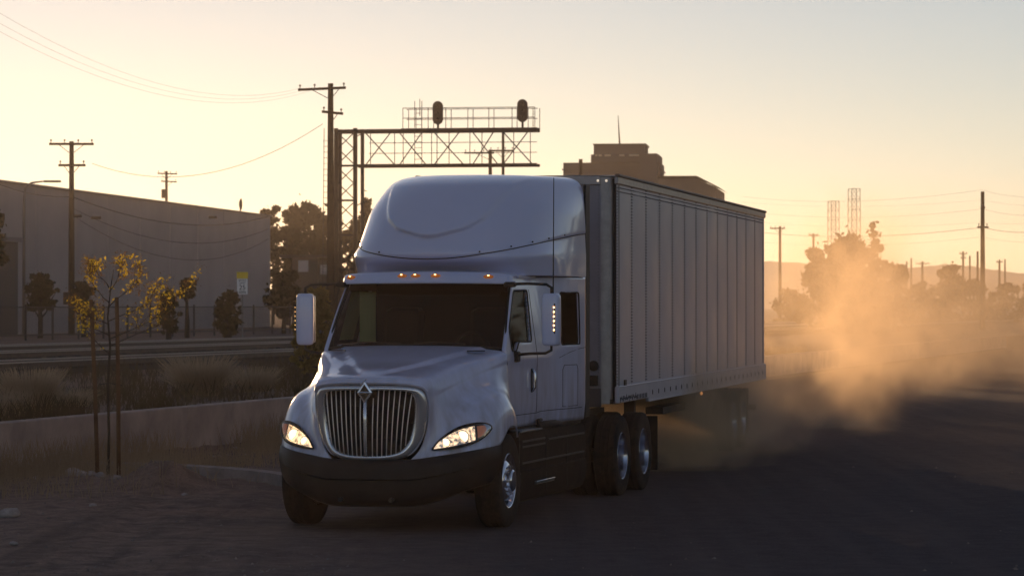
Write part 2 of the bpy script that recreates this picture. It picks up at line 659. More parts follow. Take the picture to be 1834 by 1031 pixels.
rows = [bump_row(-.006, -.06, .985), bump_row(-.004, .0, .998), bump_row(.03, .035, 1.005), bump_row(.10, .05, 1.012), bump_row(.20, .05, 1.012), bump_row(.215, .032, 1.007),
        bump_row(.30, .03, 1.003), bump_row(.40, .02, .985), bump_row(.47, -.02, .96), bump_row(.50, -.09, .93), bump_row(.505, -.25, .90)]
P = np.array(rows)
P = np.concatenate([(P * (-1, 1, 1))[:, :0:-1], P], 1)
gridmesh('bumper', P, blackpl, tr, ang=40)
for sx in (-1, 1):
    MB().lathe([(.0, .0), (.05, .002), (.06, .02)], (sx * .78, .37, .50), 20, 'Y').build('fog_lamp_cover', blackgl, tr, True)
    MB().tube([(sx * .28, .14, .36), (sx * .28, .06, .36)], .025, 8).build('tow_pin', dkmetal, tr)


# --- cab side walls, roof and back
def W(s, z):
    w = np.interp(s, [1.9, 2.4, 3.0, 3.5, 3.9, 4.3, 4.7, 5.1], [1.055, 1.075, 1.09, 1.10, 1.125, 1.18, 1.215, 1.225])
    tb = .115 * np.clip((z - 1.88) / .85, 0, 1) ** 1.2 * (1 - sstep(3.3, 4.4, s))
    lo = .02 * np.clip((1.25 - z) / .2, 0, 1)
    return w - tb - lo + .010 * np.exp(-((z - 1.80) / .06) ** 2) * (1 - sstep(3.4, 4.0, s))


def fe(z):
    return 1.925 + (0.0 if z < 1.93 else (z - 1.93) * .80)


zs = np.concatenate([np.linspace(1.05, 1.93, 16), np.linspace(1.96, 2.76, 16)])
aa = np.linspace(0, 1, 40)


def fixn(o):
    import bmesh
    bm = bmesh.new()
    bm.from_mesh(o.data)
    bmesh.ops.recalc_face_normals(bm, faces=bm.faces)
    bm.to_mesh(o.data)
    bm.free()
    return o


def cutter(polysz, x0, x1, rad=.05):
    """prism through the wall from a rounded (s,z) outline"""
    pts = []
    n = len(polysz)
    for i in range(n):
        p0, p1, p2 = (np.array(polysz[(i + k) % n]) for k in (-1, 0, 1))
        d0, d1 = (p0 - p1) / np.linalg.norm(p0 - p1), (p2 - p1) / np.linalg.norm(p2 - p1)
        a, b = p1 + d0 * rad, p1 + d1 * rad
        for t in np.linspace(0, 1, 5):
            pts.append((1 - t) ** 2 * a + 2 * t * (1 - t) * p1 + t * t * b)
    m = len(pts)
    v = [(x0, p[0], p[1]) for p in pts] + [(x1, p[0], p[1]) for p in pts]
    f = [tuple(range(m - 1, -1, -1)), tuple(range(m, 2 * m))] + [(i, (i + 1) % m, m + (i + 1) % m, m + i) for i in range(m)]
    return pts, v, f


WIN = [(2.15, 1.90), (2.12, 2.16), (2.50, 2.575), (3.08, 2.585), (2.99, 2.0), (2.46, 2.005), (2.33, 1.90)]
SWIN = [(4.12, 1.95), (4.10, 2.565), (4.74, 2.565), (4.80, 1.95)]


def inside(p, poly):
    c = False
    n = len(poly)
    for i in range(n):
        (x0, y0), (x1, y1) = poly[i], poly[(i + 1) % n]
        if (y0 > p[1]) != (y1 > p[1]) and p[0] < (x1 - x0) * (p[1] - y0) / (y1 - y0) + x0:
            c = not c
    return c


def snap(p, poly):
    best, bd = p, 1e9
    n = len(poly)
    for i in range(n):
        a, b = np.array(poly[i]), np.array(poly[(i + 1) % n])
        t = np.clip(np.dot(p - a, b - a) / (np.dot(b - a, b - a) + 1e-12), 0, 1)
        q = a + (b - a) * t
        d = np.linalg.norm(q - p)
        if d < bd:
            best, bd = q, d
    return best


side_glass = glassmat('side_glass', (.80, .82, .74), 1.10)
def cut_wall(polys):
    outl = [cutter(poly, 0, 1)[0] for poly in polys]
    GP = np.array([[(fe(z) + (5.06 - fe(z)) * a, z) for z in gzs] for a in gas])
    ni, nj = GP.shape[:2]
    cells, hole_v = [], {}
    for i in range(ni - 1):
        for j in range(nj - 1):
            cen = GP[i:i + 2, j:j + 2].reshape(-1, 2).mean(0)
            hit = [k for k in range(2) if inside(cen, outl[k])]
            ids = [(i, j), (i + 1, j), (i + 1, j + 1), (i, j + 1)]
            if hit:
                for q in ids:
                    hole_v[q] = hit[0]
            else:
                cells.append(ids)
    used = {q for c in cells for q in c}
    for q, k in hole_v.items():
        if q in used:
            GP[q] = snap(GP[q], outl[k])
    return GP, cells, used, {q: n for n, q in enumerate(sorted(used))}, outl


gzs = np.concatenate([np.linspace(1.05, 1.86, 18), np.linspace(1.885, 2.60, 34), np.linspace(2.64, 2.76, 4)])
gas = np.linspace(0, 1, 150)
WIN_P = [(2.15, 1.90), (2.12, 2.16), (2.50, 2.575), (3.50, 2.585), (3.50, 1.97), (2.46, 1.97), (2.33, 1.90)]
for sx in (-1, 1):
    GP, cells, used, vid, outl = cut_wall((WIN if sx > 0 else WIN_P, SWIN))
    wv = [(sx * W(*GP[q]), GP[q][0], GP[q][1]) for q in sorted(used)]
    wf = [tuple(vid[q] for q in (c if sx > 0 else c[::-1])) for c in cells]
    wall = mesh('cab_side', wv, wf, paint, tr, True, 35)
    wall.data.materials.append(interior)
    so = wall.modifiers.new('t', 'SOLIDIFY')
    so.thickness = .045
    so.offset = -1
    so.material_offset = 1
    cuts = [(None, o) for o in outl]
    modifier_bake(wall)
    for k, (c, pts) in enumerate(cuts):
        A = np.array([(1, p[0], p[1]) for p in pts])
        co_, *_r = np.linalg.lstsq(A, np.array([W(p[0], p[1]) for p in pts]), rcond=None)
        pane_v = [(sx * (float(np.dot(co_, a_)) - .022), p[0], p[1]) for p, a_ in zip(pts, A)]
        n = len(pts)
        pn = mesh('side_window', pane_v, [tuple(range(n)) if sx < 0 else tuple(range(n - 1, -1, -1))], side_glass if k == 0 else glass_dk, tr)
        MB().tube([(sx * (W(p[0], p[1]) + .001), p[0], p[1]) for p in list(pts) + [pts[0]]], .009, 5).build('window_seal', seam, pn, True)
    # split line and trims
    S_ = lambda pl, r=.004, nm='panel_seam', m_=seam: MB().tube([(sx * (W(s, z) + .0015), s, z) for s, z in pl], r, 5).build(nm, m_, tr)
    S_([(1.935, 1.06 + k * .08) for k in range(11)], .006)
    S_([(1.95 + k * .155, 1.185 + (.012 if k > 8 else 0)) for k in range(20)])
    S_([(2.55 + k * .125, 2.742) for k in range(20)])
    S_([(3.16 + .02 * math.sin(k * .3), 1.19 + k * .07) for k in range(21)], .003)
    lug = [(4.16, 1.225), (4.16, 1.66), (4.21, 1.71), (4.66, 1.71), (4.70, 1.66), (4.70, 1.225), (4.16, 1.225)]
    S_(lug, .004)
    S_([(4.05, 1.80), (4.4, 1.86), (4.8, 1.90), (5.05, 1.91)], .003)
    # window ledge highlight and door pull
    hb = MB().tube([(sx * (W(2.95, 1.68) + .01), 2.95, 1.685), (sx * (W(2.95, 1.6) + .04), 2.95, 1.64), (sx * (W(2.95, 1.5) + .04), 2.945, 1.48), (sx * (W(2.95, 1.45) + .01), 2.94, 1.44)], .016, 8)
    dh = hb.build('door_handle', chrome, tr, True)
    MB().box((sx * (W(2.95, 1.56) + .004), 2.95, 1.56), (.006, .075, .27), bev=.002).build('handle_plate', blackpl, dh)
# underside lids of the cab: roof panel, rear wall, firewall, floor
mb = MB()
mb.box((0, 3.9, 2.735), (2.0, 2.4, .03))
mb.build('cab_roof', paint, tr)
MB().box((0, 5.055, 2.4), (2.40, .03, 2.70)).build('sleeper_back', paint, tr)
MB().box((0, 3.55, 1.055), (2.05, 3.0, .03)).build('cab_floor', interior, tr)
MB().box((0, 1.955, 1.48), (2.0, .03, .86)).build('firewall', interior, tr)
MB().box((0, 3.62, 1.95), (1.9, .03, 1.6)).build('sleeper_curtain', interior, tr)
# A-pillars with windscreen between them
wb = cr([(-1.03, 1.97, 1.925), (-.82, 1.885, 1.945), (-.45, 1.815, 1.962), (0, 1.79, 1.967), (.45, 1.815, 1.962), (.82, 1.885, 1.945), (1.03, 1.97, 1.925)], 6)
wt = cr([(-.945, 2.54, 2.675), (-.75, 2.44, 2.69), (-.40, 2.375, 2.70), (0, 2.355, 2.703), (.40, 2.375, 2.70), (.75, 2.44, 2.69), (.945, 2.54, 2.675)], 6)
P = np.stack([wb * (1 - t) + wt * t + np.array((0, -.02 * math.sin(math.pi * t), .02 * math.sin(math.pi * t))) for t in np.linspace(0, 1, 8)], 1)
ws = gridmesh('windshield', P, glass, tr)
fr = MB()
fr.tube(list(wb), .022, 6)
fr.tube(list(P[0]), .016, 6)
fr.tube(list(P[-1]), .016, 6)
fr.build('windshield_gasket', seam, ws, True)
# frit band printed round the edge
band = np.stack([P[:, -1] * 1.0, P[:, -1] * .82 + P[:, -2] * .18], 1) + np.array((0, .006, 0))
gridmesh('sunshade_band', band, interior, ws)
for sx in (-1, 1):
    e = P[-1] if sx > 0 else P[0]
    q = [np.array(p) for p in e]
    rows = []
    for p in q:
        wz = max(1.93, p[2])
        o_ = np.array((sx * (W(fe(wz), wz) + .001), fe(wz) + .004, p[2]))
        rows.append([p + np.array((0, .0, 0)), (p * .5 + o_ * .5) + np.array((sx * .012, -.022, 0)), o_])
    gridmesh('pillar', np.array(rows), paint, tr)
    # wiper
for x0, x1 in ((-.12, -.72), (.62, .02)):
    MB().tube([(x0, 1.80, 1.985), ((x0 + x1) / 2, 1.79, 2.0), (x1, 1.84, 1.995)], .009, 5).build('wiper', seam, tr)
cw = np.stack([wb + (0, -.01, -.02), wb * (1, 1, 1) + (0, -.11, -.03)], 1)
gridmesh('cowl', cw, blackpl, tr)
# dash, wheel, seats
MB().box((0, 2.22, 1.80), (1.9, .45, .18), bev=.05).build('dashboard', interior, tr)
MB().lathe([(.205, 0), (.225, .02), (.205, .04), (.19, .02), (.205, 0)], (.50, 2.52, 1.90), 24, 'Y').build('steering_wheel', interior, tr, True)
for sx in (-1, 1):
    st = MB().box((sx * .52, 3.0, 1.55), (.52, .52, .16), bev=.05).build('seat', interior, tr)
    MB().box((sx * .52, 3.26, 2.0), (.48, .14, .78), bev=.05, rx=-.12).build('seat_back', interior, st)

cur = leafmat('glow_curtain_cloth', (.20, .21, .12), (.42, .46, .26), .6)
P = np.array([[(-.93 - .012 * math.sin(k * 2.1), 2.86 + .64 * k / 12, z) for z in (1.98, 2.28, 2.57)] for k in range(13)])
gridmesh('added_glow_curtain', P, cur, tr)  # added sheet that catches the sun, for the light patch behind the windshield

# --- sun visor with marker lamps
vb = cr([(-1.0, 2.45, 2.66), (-.93, 2.33, 2.655), (-.6, 2.22, 2.66), (0, 2.165, 2.663), (.6, 2.22, 2.66), (.93, 2.33, 2.655), (1.0, 2.45, 2.66)], 8)
vt = cr([(-.99, 2.50, 2.735), (-.92, 2.42, 2.765), (-.6, 2.36, 2.785), (0, 2.33, 2.795), (.6, 2.36, 2.785), (.92, 2.42, 2.765), (.99, 2.50, 2.735)], 8)
P = np.stack([vb + (0, .16, .03), vb + (0, .03, -.005), vb, vb * .8 + vt * .2 + (0, -.012, 0), vb * .5 + vt * .5 + (0, -.02, .005), vb * .15 + vt * .85 + (0, -.012, .008), vt, vt + (0, .25, .01)], 1)
gridmesh('sun_visor', P, paint, tr)
for x in (-.87, -.275, -.08, .125, .775):
    k = int(np.argmin(abs(vb[:, 0] - x)))
    c = vb[k] * .45 + vt[k] * .55 + np.array((0, -.022, .008))
    nrm = Vector((x * .25, -.85, .45)).normalized()
    q4 = nrm.to_track_quat('Z', 'Y').to_matrix()
    vv = [Vector(c) + q4 @ Vector((0, 0, .03))]
    N = 20
    for rr, hh in ((.6, .024), (1.0, .0)):
        for k2 in range(N):
            a = 2 * math.pi * k2 / N
            vv.append(Vector(c) + q4 @ Vector((.058 * rr * math.cos(a), .026 * rr * math.sin(a), hh)))
    ff = [(0, 1 + k2, 1 + (k2 + 1) % N) for k2 in range(N)] + [(1 + k2, 1 + N + k2, 1 + N + (k2 + 1) % N, 1 + (k2 + 1) % N) for k2 in range(N)]
    lamp = mesh('marker_lamp', vv, ff, amber, tr, True)
    MB().box(tuple(Vector(c) + nrm * .031), (.022, .006, .010), bev=.002).build('bulb', amber_hot, lamp)

# --- roof fairing
LV = [(2.755, 2.80, 1.225, 4.0), (2.80, 2.74, 1.225, 3.9), (2.86, 2.63, 1.225, 3.7), (2.91, 2.52, 1.225, 3.5), (2.96, 2.46, 1.225, 3.3), (3.03, 2.455, 1.225, 3.0),
      (3.12, 2.51, 1.22, 2.9), (3.25, 2.61, 1.215, 2.75), (3.4, 2.74, 1.208, 2.6), (3.55, 2.90, 1.20, 2.5), (3.68, 3.07, 1.19, 2.45), (3.79, 3.26, 1.175, 2.4),
      (3.865, 3.46, 1.145, 2.35), (3.915, 3.68, 1.09, 2.3), (3.945, 3.92, 1.0, 2.3), (3.957, 4.2, .85, 2.3), (3.962, 4.5, .55, 2.3), (3.963, 4.8, .2, 2.3)]
LVd = cr(LV, 7)
NA = 65
YR = 5.09


def fair_pt(level, a):
    z, yf, w, n = level
    # a: 0 nose .. 1 rear
    th = a * math.pi / 2
    y = yf + (YR - yf) * (1 - abs(math.cos(th)) ** (2 / n))
    q = (y - yf) / (YR - yf)
    wr = w - .15 * float(sstep(3.45, 3.90, z)) * (1 - q * q)      # rounder shoulders towards the front
    x = wr * abs(math.sin(th)) ** (2 / n)
    sh = 0.0
    lim_ = float(np.interp(z, [3.1, 3.2, 3.28, 3.4, 3.5, 3.7, 3.93, 4.0], [-.3, .10, .40, .56, .62, .70, .82, .85]))
    k = 1 - sstep(-.03, .03, abs(x) - lim_)
    cover = .018 * sstep(-.01, .03, z - (2.935 + .335 * a ** 1.15))
    lip_ = .035 * math.exp(-((z - 3.02) / .075) ** 2) * float(sstep(.12, .4, a) * (1 - sstep(.62, .86, a)))
    return np.array((x * (1 + cover * .4) + lip_, y - .10 * k * (1 - sstep(3.80, 3.95, z)) - cover, z + .0))


av = np.linspace(0, 1, NA) ** 1.0
FP = np.array([[fair_pt(l, a) for a in av] for l in LVd])
FPm = FP * (-1, 1, 1)
FF = np.concatenate([FPm[:, :0:-1], FP], 1)
gridmesh('roof_fairing', FF, paint, tr)


def zseam(a):
    return 2.935 + .335 * a ** 1.15


sl, dots = [], []
for a in np.linspace(-1, 1, 61):
    z = zseam(abs(a))
    k = int(np.argmin(abs(LVd[:, 0] - z)))
    p = fair_pt((z, np.interp(z, LVd[:84, 0], LVd[:84, 1]), np.interp(z, LVd[:84, 0], LVd[:84, 2]), np.interp(z, LVd[:84, 0], LVd[:84, 3])), abs(a))
    sl.append((p[0] * (1 if a > 0 else -1) * 1.002, p[1] - .006, z))
MB().tube(sl, .006, 5).build('fairing_seam', seam, tr)
for k in (6, 12, 18, 24, 30, 36, 42, 47, 51, 55):
    p = sl[k]
    MB().box((p[0] * 1.002, p[1] - .006, p[2] + .03), (.018, .018, .018), bev=.004).build('fairing_bolt', seam, tr)
# rear closing of the fairing and the black side extenders
rr = [tuple(p) for p in FF[:, -1]][:105]
back_v = [(-p[0], YR - .003, p[2]) for p in rr] + [(p[0], YR - .003, p[2]) for p in rr[::-1]]
mesh('fairing_back', back_v, [tuple(range(len(back_v)))], paint, tr)
for sx in (-1, 1):
    MB().box((sx * 1.205, 5.20, 2.47), (.035, .22, 2.80), bev=.01).build('side_extender', blackpl, tr)

# --- mirrors
mir_back = mat('mirror_glass', (.6, .6, .6), rough=.05, metal=1.0)
for sx in (-1, 1):
    cx_, cyy = sx * (1.50 if sx > 0 else 1.375), 2.22
    P = []
    for zz_, kk_ in ((-.292, .0), (-.292, .55), (-.286, .80), (-.27, .92), (-.24, .98), (-.1, 1), (.1, 1), (.24, .98), (.27, .92), (.286, .80), (.292, .55), (.292, .0)):
        row = []
        for q_ in range(28):
            a_ = 2 * math.pi * q_ / 28
            ex_, ey_ = .10 * kk_ * math.copysign(abs(math.cos(a_)) ** .5, math.cos(a_)), .078 * kk_ * math.copysign(abs(math.sin(a_)) ** .5, math.sin(a_))
            c_, s_ = math.cos(-sx * .18), math.sin(-sx * .18)
            row.append((cx_ + ex_ * c_ - ey_ * s_, cyy + ex_ * s_ + ey_ * c_, 2.255 + zz_))
        P.append(row)
    mo = gridmesh('mirror', np.transpose(np.array(P), (1, 0, 2)), paint, tr, True, closeu=True)
    MB().box((cx_ - sx * .01, cyy + .078, 2.255), (.165, .008, .53), rz=-sx * .18).build('mirror_glass', mir_back, mo)
    if sx > 0:
        stx, sty, rzz = cx_ + .05, cyy - .074, -.18
    else:
        stx, sty, rzz = cx_ - .098, cyy - .03, math.pi / 2 * .85
    MB().box((stx, sty, 2.265), (.03, .02, .34), rz=rzz, bev=.005).build('turn_strip', seam, mo)
    for k in range(6):
        MB().box((stx + (0 if sx > 0 else -.008), sty - (.012 if sx > 0 else .004), 2.14 + k * .05), (.016, .008, .016), rz=rzz, bev=.003).build('turn_lamp', amber_hot, mo)
    base_u = (sx * .97, 2.42, 2.65)
    MB().box((sx * .99, 2.36, 2.645), (.13, .10, .06), bev=.015).build('mirror_bracket', blackpl, mo)
    MB().tube([base_u, (sx * 1.2, 2.30, 2.655), (cx_ - sx * .06, 2.23, 2.645), (cx_, 2.22, 2.61), (cx_, 2.22, 2.53)], .016, 8).build('mirror_arm', dkmetal, mo, True)
    MB().tube([(sx * 1.07, 2.3, 1.86), (sx * 1.25, 2.25, 1.875), (cx_ - sx * .07, 2.23, 1.88), (cx_, 2.22, 1.915), (cx_, 2.22, 1.99)], .016, 8).build('mirror_arm', dkmetal, mo, True)
    MB().box((sx * 1.085, 2.28, 1.84), (.06, .14, .12), bev=.012).build('mirror_bracket', blackpl, mo)
    if sx > 0:
        MB().tube([(1.515, 2.24, 2.53), (1.52, 2.25, 3.83)], [.008, .005], 5).build('radio_antenna', seam, mo)

# --- wheels
TYRE = [(.30, -.12), (.31, -.135), (.38, -.142), (.45, -.14), (.485, -.132), (.503, -.118), (.508, -.10),
        (.508, -.062), (.496, -.058), (.496, -.048), (.508, -.044), (.508, -.008), (.496, -.005), (.496, .005), (.508, .008), (.508, .044),
        (.496, .048), (.496, .058), (.508, .062), (.508, .10), (.503, .118), (.485, .132), (.45, .14), (.38, .142), (.31, .135), (.30, .12)]
RIM_F = [(.305, -.12), (.30, .128), (.294, .136), (.285, .132), (.272, .10), (.262, .06), (.235, .085), (.195, .115), (.165, .128), (.12, .13), (.118, .175), (.10, .19), (.0, .192)]
RIM_D = [(.305, -.12), (.30, .128), (.294, .136), (.285, .13), (.272, .08), (.268, -.06), (.24, -.10), (.20, -.115), (.15, -.12), (.145, -.02), (.125, .0), (.0, .002)]


def lathe_mesh(name, prof, m, n=48, ang=30):
    b = MB().lathe(prof, (0, 0, 0), n, 'X')
    o = b.build(name, m, None, True, ang)
    sc.collection.objects.unlink(o)
    me = o.data
    bpy.data.objects.remove(o)
    return me


ty_me = lathe_mesh('tyre', TYRE, rubber)
rf_me = lathe_mesh('rim', RIM_F, chrome)
rd_me = lathe_mesh('rim', RIM_D, mat('drive_rim_metal', (.58, .60, .68), rough=.2, metal=1.0, var=.5, vscale=7))
hub_me = lathe_mesh('wheel', [(.0, -.16), (.2, -.16), (.2, -.02), (.0, -.02)], dkmetal, 20)
hole_o = MB().lathe([(.0, .0), (.030, .0), (.034, -.02)], (0, 0, 0), 10, 'X').build('hand_hole', seam)
hole_me = hole_o.data
bpy.data.objects.remove(hole_o)
nut_o = MB().lathe([(.016, .0), (.016, .035), (.0, .037)], (0, 0, 0), 8, 'X').build('wheel_nut', chrome)
nut_me = nut_o.data
bpy.data.objects.remove(nut_o)


def wheel(parent, x, y, sx, front=False, z=.508, rim=True):
    w = bpy.data.objects.new('wheel', hub_me)
    link(w, parent)
    w.location = (x, y, z)
    w.rotation_euler = (rnd.random() * 6, 0, 0 if sx > 0 else math.pi)
    for nm, me in (('tyre', ty_me),) + ((('rim', rf_me if front else rd_me),) if rim else ()):
        link(bpy.data.objects.new(nm, me), w)
    if front:
        for k in range(10):
            a = 2 * math.pi * k / 10
            link(bpy.data.objects.new('hand_hole', hole_me), w).location = (.098, .218 * math.cos(a), .218 * math.sin(a))
            a += math.pi / 10
            link(bpy.data.objects.new('wheel_nut', nut_me), w).location = (.125, .15 * math.cos(a), .15 * math.sin(a))
    return w


for sx in (-1, 1):
    wheel(tr, sx * 1.09, 1.42, sx, True)
    for y in (7.27, 8.57):
        wheel(tr, sx * 1.06, y, sx)
        wheel(tr, sx * .72, y, sx, rim=False)
fr = MB()
for sx in (-1, 1):
    fr.box((sx * .43, 5.2, .92), (.08, 8.4, .26))
for y in (1.42,):
    fr.tube([(-.95, y, .45), (.95, y, .45)], .06, 8)
for y in (7.27, 8.57):
    fr.tube([(-.95, y, .51), (.95, y, .51)], .09, 8)
    fr.box((0, y, .52), (.4, .4, .36), bev=.1)
fr.build('chassis', dkmetal, tr)
fw = MB().box((0, 7.95, 1.09), (.95, 1.0, .06), bev=.02)
fw.build('fifth_wheel', dkmetal, tr)
MB().box((0, .95, .78), (1.5, .8, .5)).build('engine_block', interior, tr)
dusty = mat('dusty_black_panel', (.022, .019, .018), rough=.9, spec=.06, var=.5, vscale=5, col2=(.034, .028, .024))
for sx in (-1, 1):
    # fuel tank fairings with steps
    prof = [(1.02, 1.0), (1.12, 1.0), (1.165, .985), (1.185, .93), (1.2, .86), (1.19, .62), (1.185, .58), (1.205, .56), (1.20, .36), (1.15, .24), (1.05, .20)]
    ys_ = [2.0, 2.02, 2.6, 3.2, 3.22, 4.2, 5.18, 5.2]
    P = np.array([[(sx * p[0], y, p[1]) for p in prof] for y in ys_])
    gridmesh('side_fairing', P, dusty, tr, ang=30)
    MB().box((sx * 1.06, 2.0, .62), (.26, .03, .80), bev=.01).build('fairing_front', blackpl, tr)
    MB().tube([(sx * 1.10, 3.3, 1.03), (sx * 1.10, 5.15, 1.03)], .05, 10).build('fuel_tank_top', dkmetal, tr, True)
    tread = mat('step_tread', (.12, .115, .12), rough=.4, metal=.8, bump=.3, bscale=90)
    MB().box((sx * 1.115, 2.55, 1.012), (.17, .95, .02), bev=.005).build('step', tread, tr)
    MB().box((sx * 1.20, 3.05, .415), (.06, .85, .035), bev=.008).build('step', tread, tr)
    MB().tube([(sx * 1.12, 3.15, 1.02), (sx * 1.12, 3.12, 1.10), (sx * 1.09, 3.4, 1.10)], .02, 6).build('hose', seam, tr, True)
    MB().tube([(sx * 1.19, 2.06, 1.008), (sx * 1.19, 3.02, 1.008)], .011, 6).build('step_edge', alu, tr, True)
    MB().tube([(sx * 1.232, 2.62, .432), (sx * 1.232, 3.47, .432)], .010, 6).build('step_edge', alu, tr, True)
    for z_, y0_, y1_ in ((.90, 2.08, 3.15), (.84, 2.08, 3.15), (.88, 3.3, 5.1), (.66, 2.08, 5.1)):
        MB().box((sx * 1.198, (y0_ + y1_) / 2, z_), (.014, y1_ - y0_, .022), bev=.004).build('skirt_rib', blackpl, tr)
    for y_ in (3.2, 4.2):
        MB().box((sx * 1.200, y_, .62), (.008, .014, .62)).build('skirt_seam', seam, tr)
    # mud flaps
    MB().box((sx * .90, 9.35, .58), (.62, .012, .72)).build('mud_flap', rubber, tr)
    # wheel-well liner
    lw = [( .60 * math.cos(a), .60 * math.sin(a)) for a in np.linspace(.1, math.pi - .1, 14)]
    P = np.array([[(sx * x, 1.42 + p[0], .50 + p[1]) for p in lw] for x in (.55, 1.17)])
    gridmesh('wheel_liner', P, interior, tr)

# ================================================================== the trailer
THT = R(11.4)
tl = empty('box_trailer', (.0586, 39.957, 0), -THT, 'long grey-white box trailer with riveted side panels coupled behind the tractor', 'trailer')
tp = mat('trailer_white', (.53, .52, .58), rough=.38, spec=.5, var=.07, vscale=1.1, rvar=.05, coat=.1)
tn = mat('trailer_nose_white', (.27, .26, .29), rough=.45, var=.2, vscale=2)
ex = mat('trailer_aluminium', (.33, .32, .34), rough=.36, metal=.7, var=.25, vscale=6)
Z0, Z1, LEN, HW = 1.14, 4.07, 15.87, 1.30
PW = LEN / 13.2
rng = [k * PW for k in range(14)] + [LEN]
for sx in (-1, 1):
    for k in range(len(rng) - 1):
        y0, y1 = max(rng[k], .02) + .006, rng[k + 1] - .006
        nseg = 7
        P = []
        wob = [rnd.uniform(-.004, .004) for _ in range(4)]
        for i in range(nseg):
            t = i / (nseg - 1)
            row = []
            for j in range(9):
                u = j / 8
                bulge = .006 * math.sin(math.pi * t) + .004 * math.sin(math.pi * t) * (wob[0] * math.sin(u * 7 + k) + wob[1] * math.cos(u * 11)) / .004
                e = -.012 if i in (0, nseg - 1) else 0
                row.append((sx * (HW - .012 + bulge + e * 0), y0 + (y1 - y0) * t, Z0 + .24 + (Z1 - Z0 - .36) * u))
            P.append(row)
        gridmesh('side_panel', np.array(P), tp, tl)
    # seams: a recessed dark web with posts of rivets
    MB().box((sx * (HW - .045), LEN / 2, (Z0 + Z1) / 2), (.04, LEN - .1, Z1 - Z0 - .1)).build('side_core', seam, tl)
    rv = MB()
    for k in range(0, 14):
        for j in range(66):
            z = Z0 + .28 + j * .0395
            for dy in (-.035, .035):
                y = k * PW + dy
                if y < .01:
                    continue
                rv.box((sx * (HW - .004), y, z), (.012, .013, .013))
        if k < 13:
            for j in range(16):
                for dz in (-.16, -.21):
                    rv.box((sx * (HW - .004), k * PW + .06 + j * .072, Z1 + dz), (.012, .013, .013))
    tag(rv.build('rivets', mat('rivet_shadow', (.20, .19, .21), .5, .3), tl), kind='stuff')
    # rails
    MB().box((sx * (HW - .01), LEN / 2, Z1 - .07), (.05, LEN, .10), bev=.012).build('top_rail', ex, tl)
    MB().box((sx * (HW + .004), LEN / 2, Z1 - .008), (.06, LEN, .035), bev=.008).build('roof_edge', mat('roof_edge_dark', (.05, .045, .05), .5), tl)
    br = MB()
    br.box((sx * (HW - .004), 1.25, Z0 + .135), (.05, 2.5, .21), bev=.01)
    br.box((sx * (HW - .004), (2.5 + LEN) / 2, Z0 + .11), (.05, LEN - 2.5, .26), bev=.01)
    br.box((sx * (HW + .01), LEN / 2, Z0 + .235), (.03, LEN, .018), bev=.004)
    br.box((sx * (HW + .012), (2.5 + LEN) / 2, Z0 - .012), (.03, LEN - 2.5, .02), bev=.004)
    br.build('bottom_rail', tp, tl)
    slot = MB()
    for k in range(24):
        y = 2.8 + k * .545
        slot.box((sx * (HW + .0225), y, Z0 + .10), (.006, .05, .06))
    for k in range(22):
        slot.box((sx * (HW + .0225), .12 + k * .062, Z0 + .07 + .012 * (k % 3)), (.006, .022, .04 + .03 * (k % 4 == 0)))
    for k in range(7):
        slot.box((sx * (HW + .0225), 1.5 + k * .13, Z0 + .075), (.006, .05, .06))
    tag(slot.build('rail_slots', seam, tl), kind='stuff')
    MB().box((sx * (HW + .005), .62, Z0 + .275), (.012, .16, .08)).build('data_plate', blackpl, tl)
    # rounded nose corner of polished metal
    cpts = []
    for k in range(9):
        a = k / 8 * math.pi / 2
        cpts.append((sx * (HW - .22 + .22 * math.sin(a)), .22 - .22 * math.cos(a)))
    P = np.array([[(p[0], p[1] - .008, z) for p in cpts] for z in (Z0 + .02, Z1 - .03)])
    gridmesh('nose_corner', P, ex, tl)
    for dx in (.0, .235):
        r2 = MB()
        for j in range(70):
            if dx == 0:
                continue
            r2.box((sx * (HW - dx), -.012, Z0 + .1 + j * .04), (.014, .012, .014))
        if r2.v:
            tag(r2.build('nose_rivets', mat('rivet_shadow', (.1, .1, .1)), tl), kind='stuff')
    # landing leg
    lg = MB()
    lg.box((sx * 1.0, 2.85, .82), (.14, .14, .70))
    lg.box((sx * 1.0, 2.85, .44), (.10, .10, .22))
    lg.box((sx * 1.0, 2.85, .33), (.26, .26, .03))
    lg.tube([(sx * 1.0, 2.85, .7), (sx * .9, 3.5, 1.1)], .03, 6)
    lg.build('landing_leg', dkmetal, tl)
    for y in (12.45, 13.70):
        wheel(tl, sx * 1.06, y, sx)
        wheel(tl, sx * .72, y, sx, rim=False)
    MB().box((sx * .88, 14.4, .62), (.62, .012, .75)).build('mud_flap', rubber, tl)
    MB().box((sx * (HW + .006), 7.7, Z0 - .055), (.03, .09, .045), bev=.01).build('side_marker_lamp', amber_dim, tl)
    MB().box((sx * 1.05, 5.8, .92), (.25, 2.2, .10)).build('cross_bearer', dkmetal, tl)
MB().box((0, -.002, (Z0 + Z1) / 2), (2 * (HW - .21), .02, Z1 - Z0 - .06)).build('nose_panel', tn, tl)
MB().box((0, LEN / 2, Z1 - .012), (2 * HW - .04, LEN - .04, .02)).build('trailer_roof', ex, tl)
MB().box((0, LEN / 2, Z0 + .05), (2 * HW - .12, LEN - .06, .06)).build('trailer_floor', dkmetal, tl)
MB().box((0, -.018, Z1 - .07), (2 * HW - .42, .03, .12), bev=.01).build('nose_top_rail', ex, tl)
MB().box((0, -.02, Z0 + .10), (2 * HW - .40, .035, .24), bev=.01).build('nose_bottom_rail', mat('dark_rail', (.09, .085, .09), .5, .3), tl)
MB().box((0, -.018, Z0 + .30), (2 * HW - .40, .02, .06), bev=.006).build('nose_band', ex, tl)
